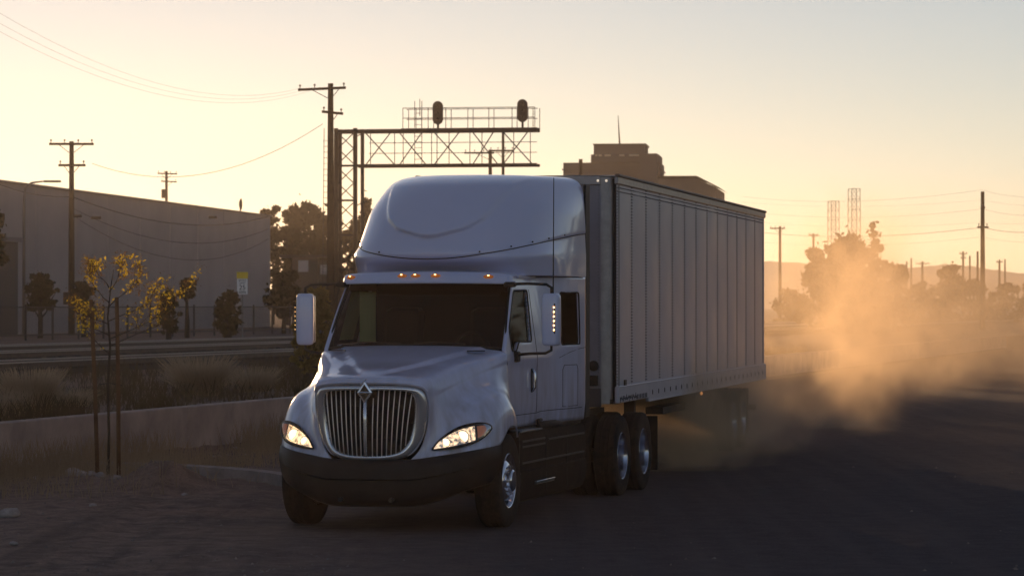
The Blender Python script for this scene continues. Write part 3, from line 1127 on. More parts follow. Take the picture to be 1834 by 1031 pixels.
MB().lathe([(.0, -.05), (.06, -.05), (.07, -.0)], (1.0, -.0, 1.645), 16, 'Y').build('cable_socket', blackpl, tl, True)
MB().box((.98, -.03, 1.46), (.16, .05, .13), bev=.01).build('document_box', blackpl, tl)
MB().box((1.215, -.0 + .06, 1.63), (.05, .01, .06)).build('nose_placard', blackpl, tl)
for x in (1.06, 1.16):
    MB().box((x, -.012 + (.02 if x > 1.1 else -.02), Z1 - .075), (.03, .02, .03), bev=.006).build('nose_lamp', mat('lamp_white', (.8, .78, .72), .3, emit=(1, .8, .6), estr=.6), tl)
for sx in (-1, 1):
    MB().box((sx * .645, LEN - .02, 2.62), (1.27, .05, 2.8), bev=.01).build('rear_door', tp, tl)
    MB().tube([(sx * .3, LEN + .03, 1.2), (sx * .3, LEN + .03, 4.0)], .018, 6).build('lock_rod', ex, tl)
sl_ = MB()
sl_.box((-.5, 13.1, 1.0), (.12, 3.2, .16)).box((.5, 13.1, 1.0), (.12, 3.2, .16))
for y in (12.45, 13.70):
    sl_.tube([(-.95, y, .51), (.95, y, .51)], .07, 8)
    sl_.box((0, y, .8), (1.1, .12, .3))
sl_.build('axle_slider', dkmetal, tl)
ub = MB().box((0, LEN - .12, .62), (2.3, .08, .10))
for x in (-.55, .55):
    ub.box((x, LEN - .12, .88), (.08, .08, .50))
ub.build('underride_guard', dkmetal, tl)

# ================================================================== the setting
PHI = R(15.0)                                        # the road, the wall and the tracks run this way
CP, SP = math.cos(PHI), math.sin(PHI)


def rn(r, n, z=0.0):
    """road frame (along, across) to the world"""
    return Vector((r * SP + n * CP, r * CP - n * SP, z))


WALL_N = -18.35
MOUND = Vector((-4.62, 41.6, 0))


def gz(r, n):
    p = rn(r, n)
    d = p.y
    fade = 1.0 if d < 60 else max(0.0, 1 - (d - 60) / 60)
    if n < WALL_N:
        t = float(sstep(WALL_N - .1, -27.0, n))
        t = min(max((WALL_N - n) / 9.0, 0), 1)
        return .70 + .15 * t + fade * .05 * noise.noise(Vector((p.x * .8, p.y * .5, 3)))
    h = .035 * noise.noise(Vector((p.x * .5, p.y * .35, 1))) + .022 * noise.noise(Vector((p.x * 1.7, p.y * 1.1, 7)))
    rough = float(sstep(-.3, -3.0, p.x + .10 * (p.y - 33)))   # rougher soil left of the wheel tracks
    h += rough * (.030 * noise.noise(Vector((p.x * 4, p.y * 2.2, 2))) + .018 * noise.noise(Vector((p.x * 9, p.y * 6, 5))))
    # ruts swinging in from the left
    q = p.x + 3.0 + .05 * (p.y - 36) ** 1 - .02 * (p.y - 36) ** 2 * .2
    h += -.03 * rough * (math.exp(-((q - .4) / .18) ** 2) + math.exp(-((q + 1.2) / .2) ** 2))
    m = (p - MOUND)
    h += .36 * math.exp(-((m.x / .52) ** 2 + (m.y / .6) ** 2) ** 1.3)
    m = p - Vector((-5.5, 42.6, 0))
    h += .10 * math.exp(-((m.x / 1.1) ** 2 + (m.y / 1.0) ** 2))
    h *= fade
    # flat under the truck
    k = float(sstep(1.7, 2.6, abs(n + 10.1 - .006 * (r - 32))))
    near = 1.0 if 29 < r < 60 else 0.0
    return h * (k if near else 1.0) * (1.0 if True else 0)


def axis(segs):
    out = [segs[0][0]]
    for a, b, st in segs:
        k = max(1, int(round((b - a) / st)))
        out += [a + (b - a) * (i + 1) / k for i in range(k)]
    return out


na = axis([(-4000, -1000, 1000), (-1000, -200, 200), (-200, -60, 20), (-60, -30, 3), (-30, -18.6, .6), (-18.6, -18.42, .18)]) + \
    axis([(-18.34, -6.5, .14), (-6.5, 3, .35), (3, 30, 3), (30, 200, 20), (200, 1000, 200), (1000, 5000, 1000)])
ra = axis([(-300, 0, 60), (0, 18, 2), (18, 29, .5), (29, 56, .16), (56, 80, .8), (80, 200, 6), (200, 1000, 80), (1000, 7000, 1000)])
V, Fq = [], []
for r in ra:
    for n in na:
        p = rn(r, n)
        p.z = gz(r, n)
        V.append(p)
NN = len(na)
for i in range(len(ra) - 1):
    for j in range(NN - 1):
        Fq.append((i * NN + j, i * NN + j + 1, (i + 1) * NN + j + 1, (i + 1) * NN + j))

gm_ = bpy.data.materials.new('dirt_and_worn_asphalt')
gm_.use_nodes = True
nt = gm_.node_tree
B = nt.nodes['Principled BSDF']
B.inputs['Roughness'].default_value = 1.0
B.inputs['Specular IOR Level'].default_value = 0.08
tc = nt.nodes.new('ShaderNodeTexCoord')


def nz(scale, det=6, rough=.6, dist=0.0):
    n = nt.nodes.new('ShaderNodeTexNoise')
    n.inputs['Scale'].default_value = scale
    n.inputs['Detail'].default_value = det
    n.inputs['Roughness'].default_value = rough
    n.inputs['Distortion'].default_value = dist
    nt.links.new(tc.outputs['Object'], n.inputs['Vector'])
    return n


def mixc(f, a, b):
    m = nt.nodes.new('ShaderNodeMix')
    m.data_type = 'RGBA'
    for s, i in ((a, 6), (b, 7)):
        if isinstance(s, tuple):
            m.inputs[i].default_value = (*s, 1)
        else:
            nt.links.new(s, m.inputs[i])
    nt.links.new(f, m.inputs[0])
    return m.outputs[2]


def rngn(src, a, b, c=0, d=1):
    m = nt.nodes.new('ShaderNodeMapRange')
    for i, v in enumerate((a, b, c, d)):
        m.inputs[i + 1].default_value = v
    nt.links.new(src, m.inputs[0])
    return m.outputs[0]


n1, n2, n3 = nz(.35, 5), nz(3.0, 8, .7), nz(38, 4, .7)
dirt = mixc(rngn(n1.outputs['Fac'], .35, .65), (.25, .160, .122), (.15, .10, .08))
dirt = mixc(rngn(n2.outputs['Fac'], .38, .66), dirt, (.34, .235, .185))
dirt = mixc(rngn(n3.outputs['Fac'], .55, .75), dirt, (.055, .043, .038))
asph = mixc(rngn(n2.outputs['Fac'], .35, .7), (.085, .068, .072), (.12, .098, .098))
asph = mixc(rngn(n3.outputs['Fac'], .5, .7), asph, (.055, .046, .050))
mpg = nt.nodes.new('ShaderNodeMapping')
mpg.inputs['Rotation'].default_value = (0, 0, PHI)
mpg.inputs['Scale'].default_value = (1.6, .05, 1)
nt.links.new(tc.outputs['Object'], mpg.inputs[0])
nst = nt.nodes.new('ShaderNodeTexNoise')
nst.inputs['Scale'].default_value = 1.5
nst.inputs['Detail'].default_value = 5
nt.links.new(mpg.outputs[0], nst.inputs['Vector'])
asph = mixc(rngn(nst.outputs['Fac'], .45, .75, 0, .45), asph, (.15, .12, .115))
dirt = mixc(rngn(nst.outputs['Fac'], .52, .75, 0, .5), dirt, (.07, .05, .042))
sep = nt.nodes.new('ShaderNodeSeparateXYZ')
nt.links.new(tc.outputs['Object'], sep.inputs[0])
ma = nt.nodes.new('ShaderNodeMath')
ma.operation = 'MULTIPLY_ADD'
nt.links.new(sep.outputs[1], ma.inputs[0])
ma.inputs[1].default_value = .09
nt.links.new(sep.outputs[0], ma.inputs[2])           # x + .09 y
mb_ = nt.nodes.new('ShaderNodeMath')
mb_.operation = 'MULTIPLY_ADD'
nt.links.new(n1.outputs['Fac'], mb_.inputs[0])
mb_.inputs[1].default_value = 3.0
nt.links.new(ma.outputs[0], mb_.inputs[2])
col = mixc(rngn(mb_.outputs[0], .6, 4.2), dirt, asph)
nt.links.new(col, B.inputs['Base Color'])
bp = nt.nodes.new('ShaderNodeBump')
bp.inputs['Strength'].default_value = .9
bp.inputs['Distance'].default_value = .03
nt.links.new(n2.outputs['Fac'], bp.inputs['Height'])
bp2 = nt.nodes.new('ShaderNodeBump')
bp2.inputs['Strength'].default_value = .7
bp2.inputs['Distance'].default_value = .012
nt.links.new(n3.outputs['Fac'], bp2.inputs['Height'])
nt.links.new(bp.outputs[0], bp2.inputs['Normal'])
nt.links.new(bp2.outputs[0], B.inputs['Normal'])
tag(mesh('ground', V, Fq, gm_, None, True), kind='structure')

# ---------------------------------------------------------------- low wall, tracks
conc = mat('weathered_concrete', (.56, .46, .40), rough=.95, spec=.1, var=.35, vscale=1.3, bump=.25, bscale=14)
segL = 6.0
wl = empty('retaining_wall', rn(60, WALL_N), -PHI, 'low smooth concrete retaining wall below the railway tracks', 'wall')
for k in range(26):
    y = -42 + k * segL
    MB().box((-.13, y + segL / 2, .30), (.26, segL - .02, .92), bev=.012).build('wall_section', conc, wl)

ballast = mat('ballast', (.085, .068, .058), rough=1, spec=.05, var=.5, vscale=9, bump=.8, bscale=16)
rust = mat('rail_steel', (.10, .066, .048), rough=.6, metal=.2, var=.5, vscale=4)
shine = mat('rail_head', (.42, .37, .33), rough=.4, metal=1.0)
tie_m = mat('tie_wood', (.05, .038, .03), rough=.9, var=.5, vscale=8)
names = ['nearest railway track with shiny rails behind the low concrete wall', 'middle railway track between two others, rails catching the low sun',
         'farthest railway track from the road, below the lineside fence']
for k, n0 in enumerate((-29.4, -35.9, -41.7)):
    t = empty('railway_track', rn(100, n0 - .72, .85), -PHI, names[k], 'railway track', 'railway tracks')
    P = np.array([[(x, y, z) for x, z in ((-2.2, -.1), (-1.5, .08), (1.5, .08), (2.2, -.1))] for y in (-80, 0, 120, 900)])
    gridmesh('ballast_bed', P, ballast, t, False)
    tb = MB()
    for i in range(260):
        tb.box((0, -70 + i * .6, .09), (2.5, .22, .08))
    tag(tb.build('ties', tie_m, t), kind='stuff')
    for sx in (-1, 1):
        w = MB()
        w.box((sx * .7175, 410, .185), (.035, 980, .11))
        w.box((sx * .7175, 410, .14), (.13, 980, .02))
        rl = w.build('rail', rust, t)
        MB().box((sx * .7175, 410, .255), (.045, 980, .035), bev=.008).build('rail_head', shine, rl)

# ---------------------------------------------------------------- kerb
kc = mat('kerb_concrete', (.36, .30, .27), rough=.95, spec=.1, var=.3, vscale=3, bump=.3, bscale=25)
kp = cr([(-8.0, 46.2), (-5.34, 44.7), (-4.4, 43.9), (-3.7, 43.0), (-3.15, 41.9), (-2.7, 40.3)], 6)
kb = tag(empty('kerb', (0, 0, 0), 0), 'curved concrete kerb behind the young tree and dirt mound', 'kerb')
stn = [(0, -.08), (.02, .15), (.16, .165), (.18, -.08)]
kd = np.gradient(kp, axis=0)
kd /= np.linalg.norm(kd, axis=1)[:, None]
kn = np.stack([kd[:, 1] * -1, kd[:, 0]], 1)
if kn[0][1] < 0:
    kn = -kn
for s in range(0, len(kp) - 1, 3):
    idx = list(range(s, min(s + 4, len(kp))))
    P = np.array([[(kp[i][0] + kn[i][0] * o, kp[i][1] + kn[i][1] * o, z) for o, z in stn] for i in idx])
    c0 = P.mean((0, 1))
    P = c0 + (P - c0) * np.array((.995, .995, 1))
    gridmesh('kerb_stone', P, kc, kb, False)

# ---------------------------------------------------------------- warehouse
wh_c = mat('warehouse_concrete', (.42, .38, .37), rough=.9, spec=.1, var=.14, vscale=.25, bump=.05, bscale=3)
a0, a1 = Vector((-27.2, 166)), Vector((-17.85, 231))
dirw = (a1 - a0).normalized()
wa = a0 - dirw * 60
Lw = (a1 - wa).length
ang_w = math.atan2(dirw.y, dirw.x)
wh = empty('warehouse', (wa.x, wa.y, .80), ang_w, 'long pale concrete warehouse with a flat roof beyond the tracks', 'building')
npan = int(Lw / 7)
pl_ = Lw / npan
for k in range(npan):
    MB().box((pl_ * (k + .5), .15, 4.08), (pl_ - .10, .30, 8.2), bev=.03).build('wall_panel', wh_c, wh)
MB().box((Lw / 2, 12, 4.0), (Lw - .1, 23.4, 7.9)).build('building_core', mat('core_dark', (.16, .145, .14), .9), wh)
MB().box((Lw / 2, .10, 8.22), (Lw + .1, .46, .12)).build('parapet_cap', mat('parapet', (.22, .20, .19), .8), wh)
MB().box((Lw - .15, 12.3, 4.08), (.30, 23.9, 8.2)).build('end_wall', wh_c, wh)
dkd = mat('dock_door_dark', (.022, .024, .032), .7)
for k, (x, w, h) in enumerate(((58.7, 8.6, 5.6), (38, 8.6, 5.6))):
    d = MB().box((x, -.03, h / 2 - .5), (w, .10, h), bev=.02).build('dock_door', dkd, wh)
    MB().box((x, -.06, h + .0 - .45), (w + .6, .3, .25)).build('dock_header', mat('parapet', (.2, .2, .2)), d)
sdh = MB()
sdh.lathe([(.0, .12), (.25, .08), (.42, -.02), (.43, -.03), (.25, .05), (.0, .08)], (Lw - 4.5, 1.2, 8.95), 16, 'Y')
sdh.tube([(Lw - 4.5, 1.2, 8.2), (Lw - 4.5, 1.25, 8.95)], .05, 6)
sdh.build('satellite_dish', dkmetal, wh)

# ---------------------------------------------------------------- poles, lamps, wires
wood = mat('pole_wood', (.030, .022, .018), rough=.95, spec=.1, var=.4, vscale=5)
iron = mat('structure_steel', (.022, .018, .018), rough=.7, metal=.2, var=.4, vscale=3)
insm = mat('insulator', (.10, .08, .07), rough=.4)


def pole(base, topz, rad, arms, label, face=0.0, tilt=0.0, extra=None, group='wooden utility poles'):
    e = empty('utility_pole', base, face, label, 'utility pole', group)
    h = topz - base[2]
    MB().tube([(0, 0, -.4), (0, 0, h * .5), (tilt, 0, h)], [rad * 1.2, rad * 1.05, rad * .8], 10).build('shaft', wood, e, True)
    tips = []
    for (z, l0, l1, dz) in arms:
        z -= base[2]
        c = MB().box((0, 0, 0), (.1, .1, .1))
        c = MB()
        c.tube([(-l0, -.12, z - dz * l0), (l1, -.12, z + dz * l1)], .065, 4)
        a = c.build('crossarm', wood, e)
        for s_, l in ((-1, l0), (1, l1)):
            if l > .5:
                MB().tube([(s_ * l * .6, -.12, z + s_ * dz * l * .6), (0, -.1, z - .55)], .018, 4).build('brace', iron, a)
        k = 4 if l0 + l1 > 1.5 else 2
        for i in range(k):
            x = -l0 + .1 + (l0 + l1 - .2) * i / (k - 1)
            MB().lathe([(.02, .0), (.02, .10), (.05, .11), (.05, .18), (.0, .21)], (x, -.12, z + dz * x + .05), 8, 'Z').build('insulator', insm, a)
        tips.append((e, z, l0, l1))
    if extra == 'transformer':
        MB().tube([(-.28, -.1, h - 2.6), (-.28, -.1, h - 1.75)], .2, 12).build('transformer', iron, e)
    if extra == 'box':
        MB().box((-.26, -.1, 1.95), (.3, .28, .65), bev=.03).build('meter_box', iron, e)
    return e


pA = at(128, 591, 165)
pA.z = .84
pole(pA, 11.07, .15, [(10.92, 1.17, 1.18, .0), (9.80, .68, .75, 0)], 'tall wooden utility pole with two crossarms in front of the warehouse', .02, extra='box')
pB = at(298, 560, 300)
pB.z = .8
pole(pB, 15.3, .16, [(15.05, .85, 1.05, -.03), (14.3, .5, 1.0, -.04)], 'small utility pole with a transformer rising behind the warehouse roof', 0, extra='transformer')
pC = at(592, 590, 152)
pC.z = .85
pole(pC, 13.2, .17, [(12.95, 1.58, .75, .045), (11.78, .42, .62, -.10)], 'tall dark utility pole standing against the railway signal bridge', 0)

# street lamp
sl0 = at(43, 600, 150)
sl0.z = .84
lampp = empty('street_lamp', sl0, 0, 'slim street lamp with a long curved arm at the left edge', 'street lamp')
MB().tube([(0, 0, -.2), (0, 0, 6.6), (.05, 0, 7.2), (.35, 0, 7.45), (.9, 0, 7.52)], [.09, .065, .06, .05, .04], 8).build('lamp_post', mat('lamp_steel', (.22, .19, .17), .6, .3), lampp, True)
MB().box((1.35, 0, 7.52), (.85, .22, .10), bev=.03).build('lamp_head', dkmetal, lampp)


wire_m = mat('wire', (.03, .026, .024), .8)
wcount = 0


def wire(a, b, sag, r, label, n=18):
    a, b = Vector(a), Vector(b)
    pts = []
    for i in range(n + 1):
        t = i / n
        p = a.lerp(b, t)
        p.z -= sag * 4 * t * (1 - t)
        pts.append(p)
    o = MB().tube(pts, r, 4).build('overhead_wire', wire_m)
    tag(o, label, 'wire', 'overhead wires')
    return o


for i, (y0, dx) in enumerate(((-12, 0), (8, 20), (24, 36))):
    wire(at(-60, y0, 95), at(538 + dx, 158 - i, 152), 1.4 + .1 * i, .004, ['topmost', 'middle', 'lowest'][i] + ' of the three wires sweeping from the upper left to the tall pole')
wire(at(165, 293, 165), at(578, 222, 152), 1.5, .014, 'sagging wire between the two tall poles left of the signal bridge')
wire(at(-30, 318, 150), at(128, 352, 165), .3, .02, 'wire crossing the warehouse left of its pole')
wire(at(128, 352, 165), at(480, 388, 215), 1.0, .03, 'upper wire sagging across the warehouse wall')
wire(at(128, 372, 165), at(480, 410, 215), 1.4, .022, 'middle wire sagging across the warehouse wall')
wire(at(128, 384, 165), at(480, 428, 215), 1.9, .022, 'lowest wire sagging across the warehouse wall')
for i, (px, py, Z) in enumerate(((139, 387, 166), (172, 390, 168), (381, 389, 200))):
    p = at(px, py, Z)
    tag(MB().box(p, (.55 - .1 * (i == 0), .12, .16), bev=.03).build('cable_splice', dkmetal), 'dark cable splice case hanging on the wires, ' + ('nearest to the pole', 'second from the pole', 'farthest from the pole')[i], 'splice case', 'cable splice cases')

# ---------------------------------------------------------------- signal bridge
sbx, sby = at(597, 600, 164).x, 164
sb = empty('signal_bridge', (sbx, sby, .85), -R(8), 'steel cantilever railway signal bridge with two oval signals and a walkway', 'signal bridge')
pxm = 164 / 5600.0
X = lambda px: (px - 597) * pxm / math.cos(R(8)) * .985
Zt = lambda py: H_CAM - (py - 547) * pxm - .85
zt, zb = Zt(235), Zt(297)
for px, dy in ((602, .0), (637, .0), (602, 1.1), (643, 1.1)):
    MB().tube([(X(px), dy, -.3), (X(px), dy, zt + .15)], .12 if dy == 0 else .10, 8).build('mast_column', iron, sb, True)
zl = [zt - k * (zt - zb) for k in range(0, 7)]
for k in range(6):
    za, zc = zl[k], zl[k + 1]
    if zc < 0:
        break
    MB().box(((X(602) + X(637)) / 2, 0, za), (X(637) - X(602), .10, .11)).build('mast_strut', iron, sb)
    zm = (za + zc) / 2
    for u, v in ((za - .1, zm), (zm, zc + .1)):
        MB().tube([(X(605), .02, u), (X(634), .02, v)], .03, 5).build('mast_brace', iron, sb)
        MB().tube([(X(634), .04, u), (X(605), .04, v)], .03, 5).build('mast_brace', iron, sb)
    if k % 2 == 0:
        MB().tube([(X(637), .0, za - .3), (X(650), 1.1, za)], .03, 5).build('mast_brace', iron, sb)
x0, x1 = X(600), X(967)
for dy in (0, 1.1):
    MB().box(((x0 + x1) / 2, dy, zt), (x1 - x0, .16, .17)).build('top_chord', iron, sb)
    MB().box(((X(636) + x1) / 2, dy, zb), (x1 - X(636), .16, .15)).build('bottom_chord', iron, sb)
vs = [(658, 709), (718, 772), (780, 833), (805, 858), (846, 897), (868, 920), (905, 958)]
for k, (p0, p1) in enumerate([(655, 708), (717, 765), (780, 833), (850, 895), (905, 957)]):
    MB().tube([(X(p0), 0, zt - .08), (X(p1), 0, zb + .07)], .032, 5).build('truss_diagonal', iron, sb)
    MB().tube([(X(p1 - 6), .0, zt - .08), (X(p0 + 2), 0, zb + .07)], .032, 5).build('truss_diagonal', iron, sb)
for px in (658, 709, 718, 770, 780, 802, 840, 862, 925, 955):
    MB().tube([(X(px), 0 if px % 2 else 1.1, zt), (X(px), 0 if px % 2 else 1.1, zb)], .022, 5).build('truss_post', iron, sb)
for z in (.38, .68):
    MB().tube([(X(655), 1.1, zb + (zt - zb) * z), (x1 - .15, 1.1, zb + (zt - zb) * z)], .018, 5).build('truss_rail', iron, sb)
MB().box(((X(720) + x1) / 2, .55, zt + .10), (x1 - X(720), 1.0, .04)).build('walkway', iron, sb)
zr1, zr2 = Zt(195), Zt(213)
for dy in (0, 1.1):
    for z in (zr1, zr2):
        MB().tube([(X(724), dy, z), (X(963), dy, z)], .02, 5).build('handrail', iron, sb)
    for px in (724, 748, 770, 802, 842, 880, 922, 951, 963):
        MB().tube([(X(px) + dy * .1, dy, zt), (X(px) + dy * .1, dy, zr1)], .02, 5).build('rail_post', iron, sb)
for px in (747, 760):
    MB().tube([(X(px), -.25, zb - .1), (X(px), -.25, zr1 + .35)], .02, 5).build('ladder_stile', iron, sb)
for k in range(10):
    MB().tube([(X(747), -.25, zb + k * .3), (X(760), -.25, zb + k * .3)], .012, 4).build('ladder_rung', iron, sb)
MB().tube([(X(753), .3, zr1 - .4), (X(753), .3, zr1 + .5)], .018, 4).build('vent_pipe', iron, sb)
sig = mat('signal_black', (.012, .011, .012), .6)
for px, pt, pb in ((788, 183, 225), (941, 181, 222)):
    cz0, cz1 = Zt(pb), Zt(pt)
    hw = .275
    pts = [(hw * math.cos(a), cz1 - hw + hw * math.sin(a)) for a in np.linspace(0, math.pi, 12)] + [(hw * math.cos(a), cz0 + hw + hw * math.sin(a)) for a in np.linspace(math.pi, 2 * math.pi, 12)]
    m = len(pts)
    v = [(X(px) + p[0], -.1, p[1]) for p in pts] + [(X(px) + p[0], -.04, p[1]) for p in pts]
    f = [tuple(range(m)), tuple(range(2 * m - 1, m - 1, -1))] + [(i, m + i, m + (i + 1) % m, (i + 1) % m) for i in range(m)]
    h = mesh('signal_head', v, f, sig, sb)
    for k in range(3):
        MB().lathe([(.10, .0), (.11, -.22), (.09, -.22), (.0, -.02)], (X(px), -.1, cz0 + .28 + k * .33), 12, 'Y').build('hood_visor', sig, h, True)
    MB().tube([(X(px), 0, zt), (X(px), 0, cz0 + .2)], .06, 8).build('signal_post', iron, h)
# ladder on the pole side
for px in (580, 588):
    MB().tube([(X(px) - .1, .0, 0), (X(px) + .0, 0, zt + .15)], .02, 5).build('access_stile', iron, sb)
for k in range(34):
    MB().tube([(X(580) - .05, 0, .3 + k * .3), (X(588) - .05, 0, .3 + k * .3)], .012, 4).build('access_rung', iron, sb)
# more distant poles seen through the truss
q = at(878, 575, 240)
q.z = .8
pole(q, 2.41 + 279 * 240 / 5600, .17, [(2.41 + 273 * 240 / 5600, 2.0, .3, 0)], 'short dark pole seen under the far end of the signal bridge', 0)
q = at(901, 575, 232)
q.z = .8
pole(q, 2.41 + 310 * 232 / 5600, .13, [(2.41 + 277 * 232 / 5600, 1.0, .8, 0)], 'pole crossing the signal bridge truss, right of a shorter one', 0)
q = at(1040, 575, 260)
q.z = .8
pole(q, 2.41 + 262 * 260 / 5600, .2, [], 'bare pole top poking above the trailer front', 0)

# ---------------------------------------------------------------- fence
fm = mat('fence_steel', (.06, .05, .047), .7, .3)
fN = -57.0
fe_ = empty('lineside_fence', rn(140, fN, .84), -PHI, 'low dark metal post-and-rail fence in front of the warehouse', 'fence')
for k in range(30):
    MB().box((0, -20 + k * 3.0, .8), (.07, .07, 1.62)).build('post', fm, fe_)
for z in (.25, 1.5):
    MB().box((0, 24, z), (.03, 90, .05)).build('rail', fm, fe_)
pk = MB()
for k in range(600):
    pk.box((0, -20 + k * .15, .85), (.012, .012, 1.3))
tag(pk.build('pickets', fm, fe_), kind='stuff')

# ---------------------------------------------------------------- speed limit sign
sp = at(434, 507, 128)
sg = empty('speed_limit_sign', (sp.x, sp.y, .84), .05, 'white 25 speed limit sign with a yellow top panel in front of the warehouse', 'sign')
sw, px_m = .46, 128 / 5600.0
zc = lambda py: H_CAM - (py - 547) * px_m - .84
MB().tube([(0, .03, -.2), (0, .03, zc(487))], .03, 8).build('sign_post', mat('galv', (.25, .24, .23), .5, .7), sg)
MB().box((0, 0, (zc(499) + zc(527)) / 2), (sw * .94, .012, zc(499) - zc(527))).build('sign_plate', mat('sign_white', (.92, .89, .86), .5), sg)
MB().box((0, 0, (zc(487) + zc(498.6)) / 2), (sw, .012, zc(487) - zc(498.6))).build('sign_top_panel', mat('sign_yellow', (.90, .62, .02), .5, emit=None), sg)
txt_m = mat('sign_black', (.015, .015, .015), .6)


def text(s, size, loc, parent, m, name='lettering'):
    c = bpy.data.curves.new(name, 'FONT')
    c.body = s
    c.size = size
    c.align_x = 'CENTER'
    c.align_y = 'CENTER'
    c.extrude = .001
    c.materials.append(m)
    o = bpy.data.objects.new('tmp', c)
    sc.collection.objects.link(o)
    dg = bpy.context.evaluated_depsgraph_get()
    me = bpy.data.meshes.new_from_object(o.evaluated_get(dg))
    bpy.data.objects.remove(o)
    ob = link(bpy.data.objects.new(name, me), parent)
    ob.location = loc
    ob.rotation_euler = (math.pi / 2, 0, 0)
    if not me.materials:
        me.materials.append(m)
    return ob


text('SPEED', .115, (0, -.009, zc(502.5)), sg, txt_m)
text('LIMIT', .115, (0, -.009, zc(507.2)), sg, txt_m)
text('25', .27, (0, -.009, zc(515.0)), sg, txt_m)
for k in range(3):
    MB().box((0, -.009, zc(521.2 + k * 1.8)), (.30 - .06 * (k == 0), .003, .018)).build('small_print', txt_m, sg)

# ---------------------------------------------------------------- trees and shrubs
bark = mat('bark', (.055, .042, .033), rough=.95, spec=.05, var=.4, vscale=8)


def leaves(cl, n, size, seed, stretch=1.0, fill=0):
    """leaf faces gathered in clumps: cl = [(centre, radius xyz)]"""
    g = np.random.default_rng(seed)
    vol = np.array([c[1][0] * c[1][1] * c[1][2] for c in cl]) ** .5
    if fill and len(vol) > 1:
        vol[-1] = vol[:-1].sum() * fill
    cnt = (n * vol / vol.sum()).astype(int) + 1
    pts = []
    for (c, r), k in zip(cl, cnt):
        d = g.normal(size=(k, 3))
        d /= np.linalg.norm(d, axis=1)[:, None]
        rad = g.random(k) ** .6 * np.minimum(1 + .35 * np.abs(g.normal(size=k)), 1.6)
        pts.append(np.array(c) + d * rad[:, None] * np.array(r))
    p = np.concatenate(pts)
    m = len(p)
    a = g.normal(size=(m, 3))
    a /= np.linalg.norm(a, axis=1)[:, None]
    b = np.cross(a, g.normal(size=(m, 3)))
    b /= np.linalg.norm(b, axis=1)[:, None] + 1e-9
    s = size * (.6 + .8 * g.random(m))[:, None]
    a = a * s * stretch
    b = b * s * .55
    v = np.stack([p - a, p + b * .9, p + a, p - b * .9], 1).reshape(-1, 3)
    return v, m


def leaf_mesh(name, cl, n, size, seed, m, parent, stretch=1.0, fill=0):
    v, k = leaves(cl, n, size, seed, stretch, fill)
    me = bpy.data.meshes.new(name)
    me.vertices.add(len(v))
    me.vertices.foreach_set('co', v.ravel())
    me.loops.add(4 * k)
    me.loops.foreach_set('vertex_index', np.arange(4 * k))
    me.polygons.add(k)
    me.polygons.foreach_set('loop_start', np.arange(0, 4 * k, 4))
    me.polygons.foreach_set('loop_total', np.full(k, 4))
    me.update()
    me.validate()
    me.materials.append(m)
    return link(bpy.data.objects.new(name, me), parent)


lf_dark = leafmat('leaf_dark', (.036, .038, .018), (.10, .065, .015), .3, (.022, .022, .012))
lf_olive = leafmat('leaf_olive', (.16, .125, .045), (.35, .24, .05), .4, (.085, .075, .03))
lf_far = leafmat('leaf_far', (.06, .055, .03), (.20, .13, .04), .35, (.04, .036, .022))


def tree(name, base, height, cw, seed, label, m=lf_dark, n=5000, leaf=.16, shape='round', trunk=.14, group='trees and shrubs', cat='tree', low=.35, clumps=54):
    e = empty(name, base, 0, label, cat, group)
    g = random.Random(seed)
    limbs, cl = [], []
    for i in range(clumps):
        t = g.random()
        if shape == 'cone':
            z = height * (low + (1 - low) * t)
            rr = cw * (1 - t) ** .8 * .9 + .12
            a = g.random() * 6.28
            c = (rr * .55 * math.cos(a), rr * .55 * math.sin(a), z)
            cl.append((c, (rr * .55, rr * .55, height * .07)))
        else:
            z = height * (low + (1 - low) * (t ** .8) * .92)
            prof = math.sin(math.pi * min(.97, .18 + .8 * (z / height - low) / (1 - low))) ** .6
            a = g.random() * 6.28
            rr = cw * prof * math.sqrt(g.random()) * g.uniform(.7, 1.15)
            c = (rr * math.cos(a), rr * math.sin(a), z)
            k = cw * g.choice((.07, .09, .12, .16, .2))
            cl.append((c, (k * g.uniform(.8, 1.6), k, k * g.uniform(.5, 1.3))))
        limbs.append(c)
    tk = MB()
    tk.tube([(0, 0, -.3), (cw * .03, 0, height * .3), (-cw * .04, .05, height * .62), (0, 0, height * .9)], [trunk, trunk * .8, trunk * .5, trunk * .12], 7)
    for c in limbs[:14]:
        z0 = max(.25 * height, c[2] - abs(c[0]) * .8 - .3)
        tk.tube([(0, 0, z0), (c[0] * .6, c[1] * .6, (z0 + c[2]) / 2), c], [trunk * .4, trunk * .25, trunk * .06], 5)
    tk.build('trunk', bark, e, True)
    cl.append(((0, 0, height * (low + 1) / 2), (cw * .62, cw * .62, height * (1 - low) * .36)) if shape != 'cone' else ((0, 0, height * .5), (cw * .4, cw * .4, height * .4)))
    leaf_mesh('crown', cl, n, leaf, seed, m, e, 1.0, .07)
    return e


def tr_at(px, ytop, Z, wpx, seed, label, **k):
    b = at(px, 547, Z)
    zb_ = k.pop('zb', .82)
    b.z = zb_
    H = H_CAM + (547 - ytop) * Z / 5600 - zb_
    return tree(k.pop('name', 'tree'), b, H, wpx * Z / 5600 / 2, seed, label, **k)


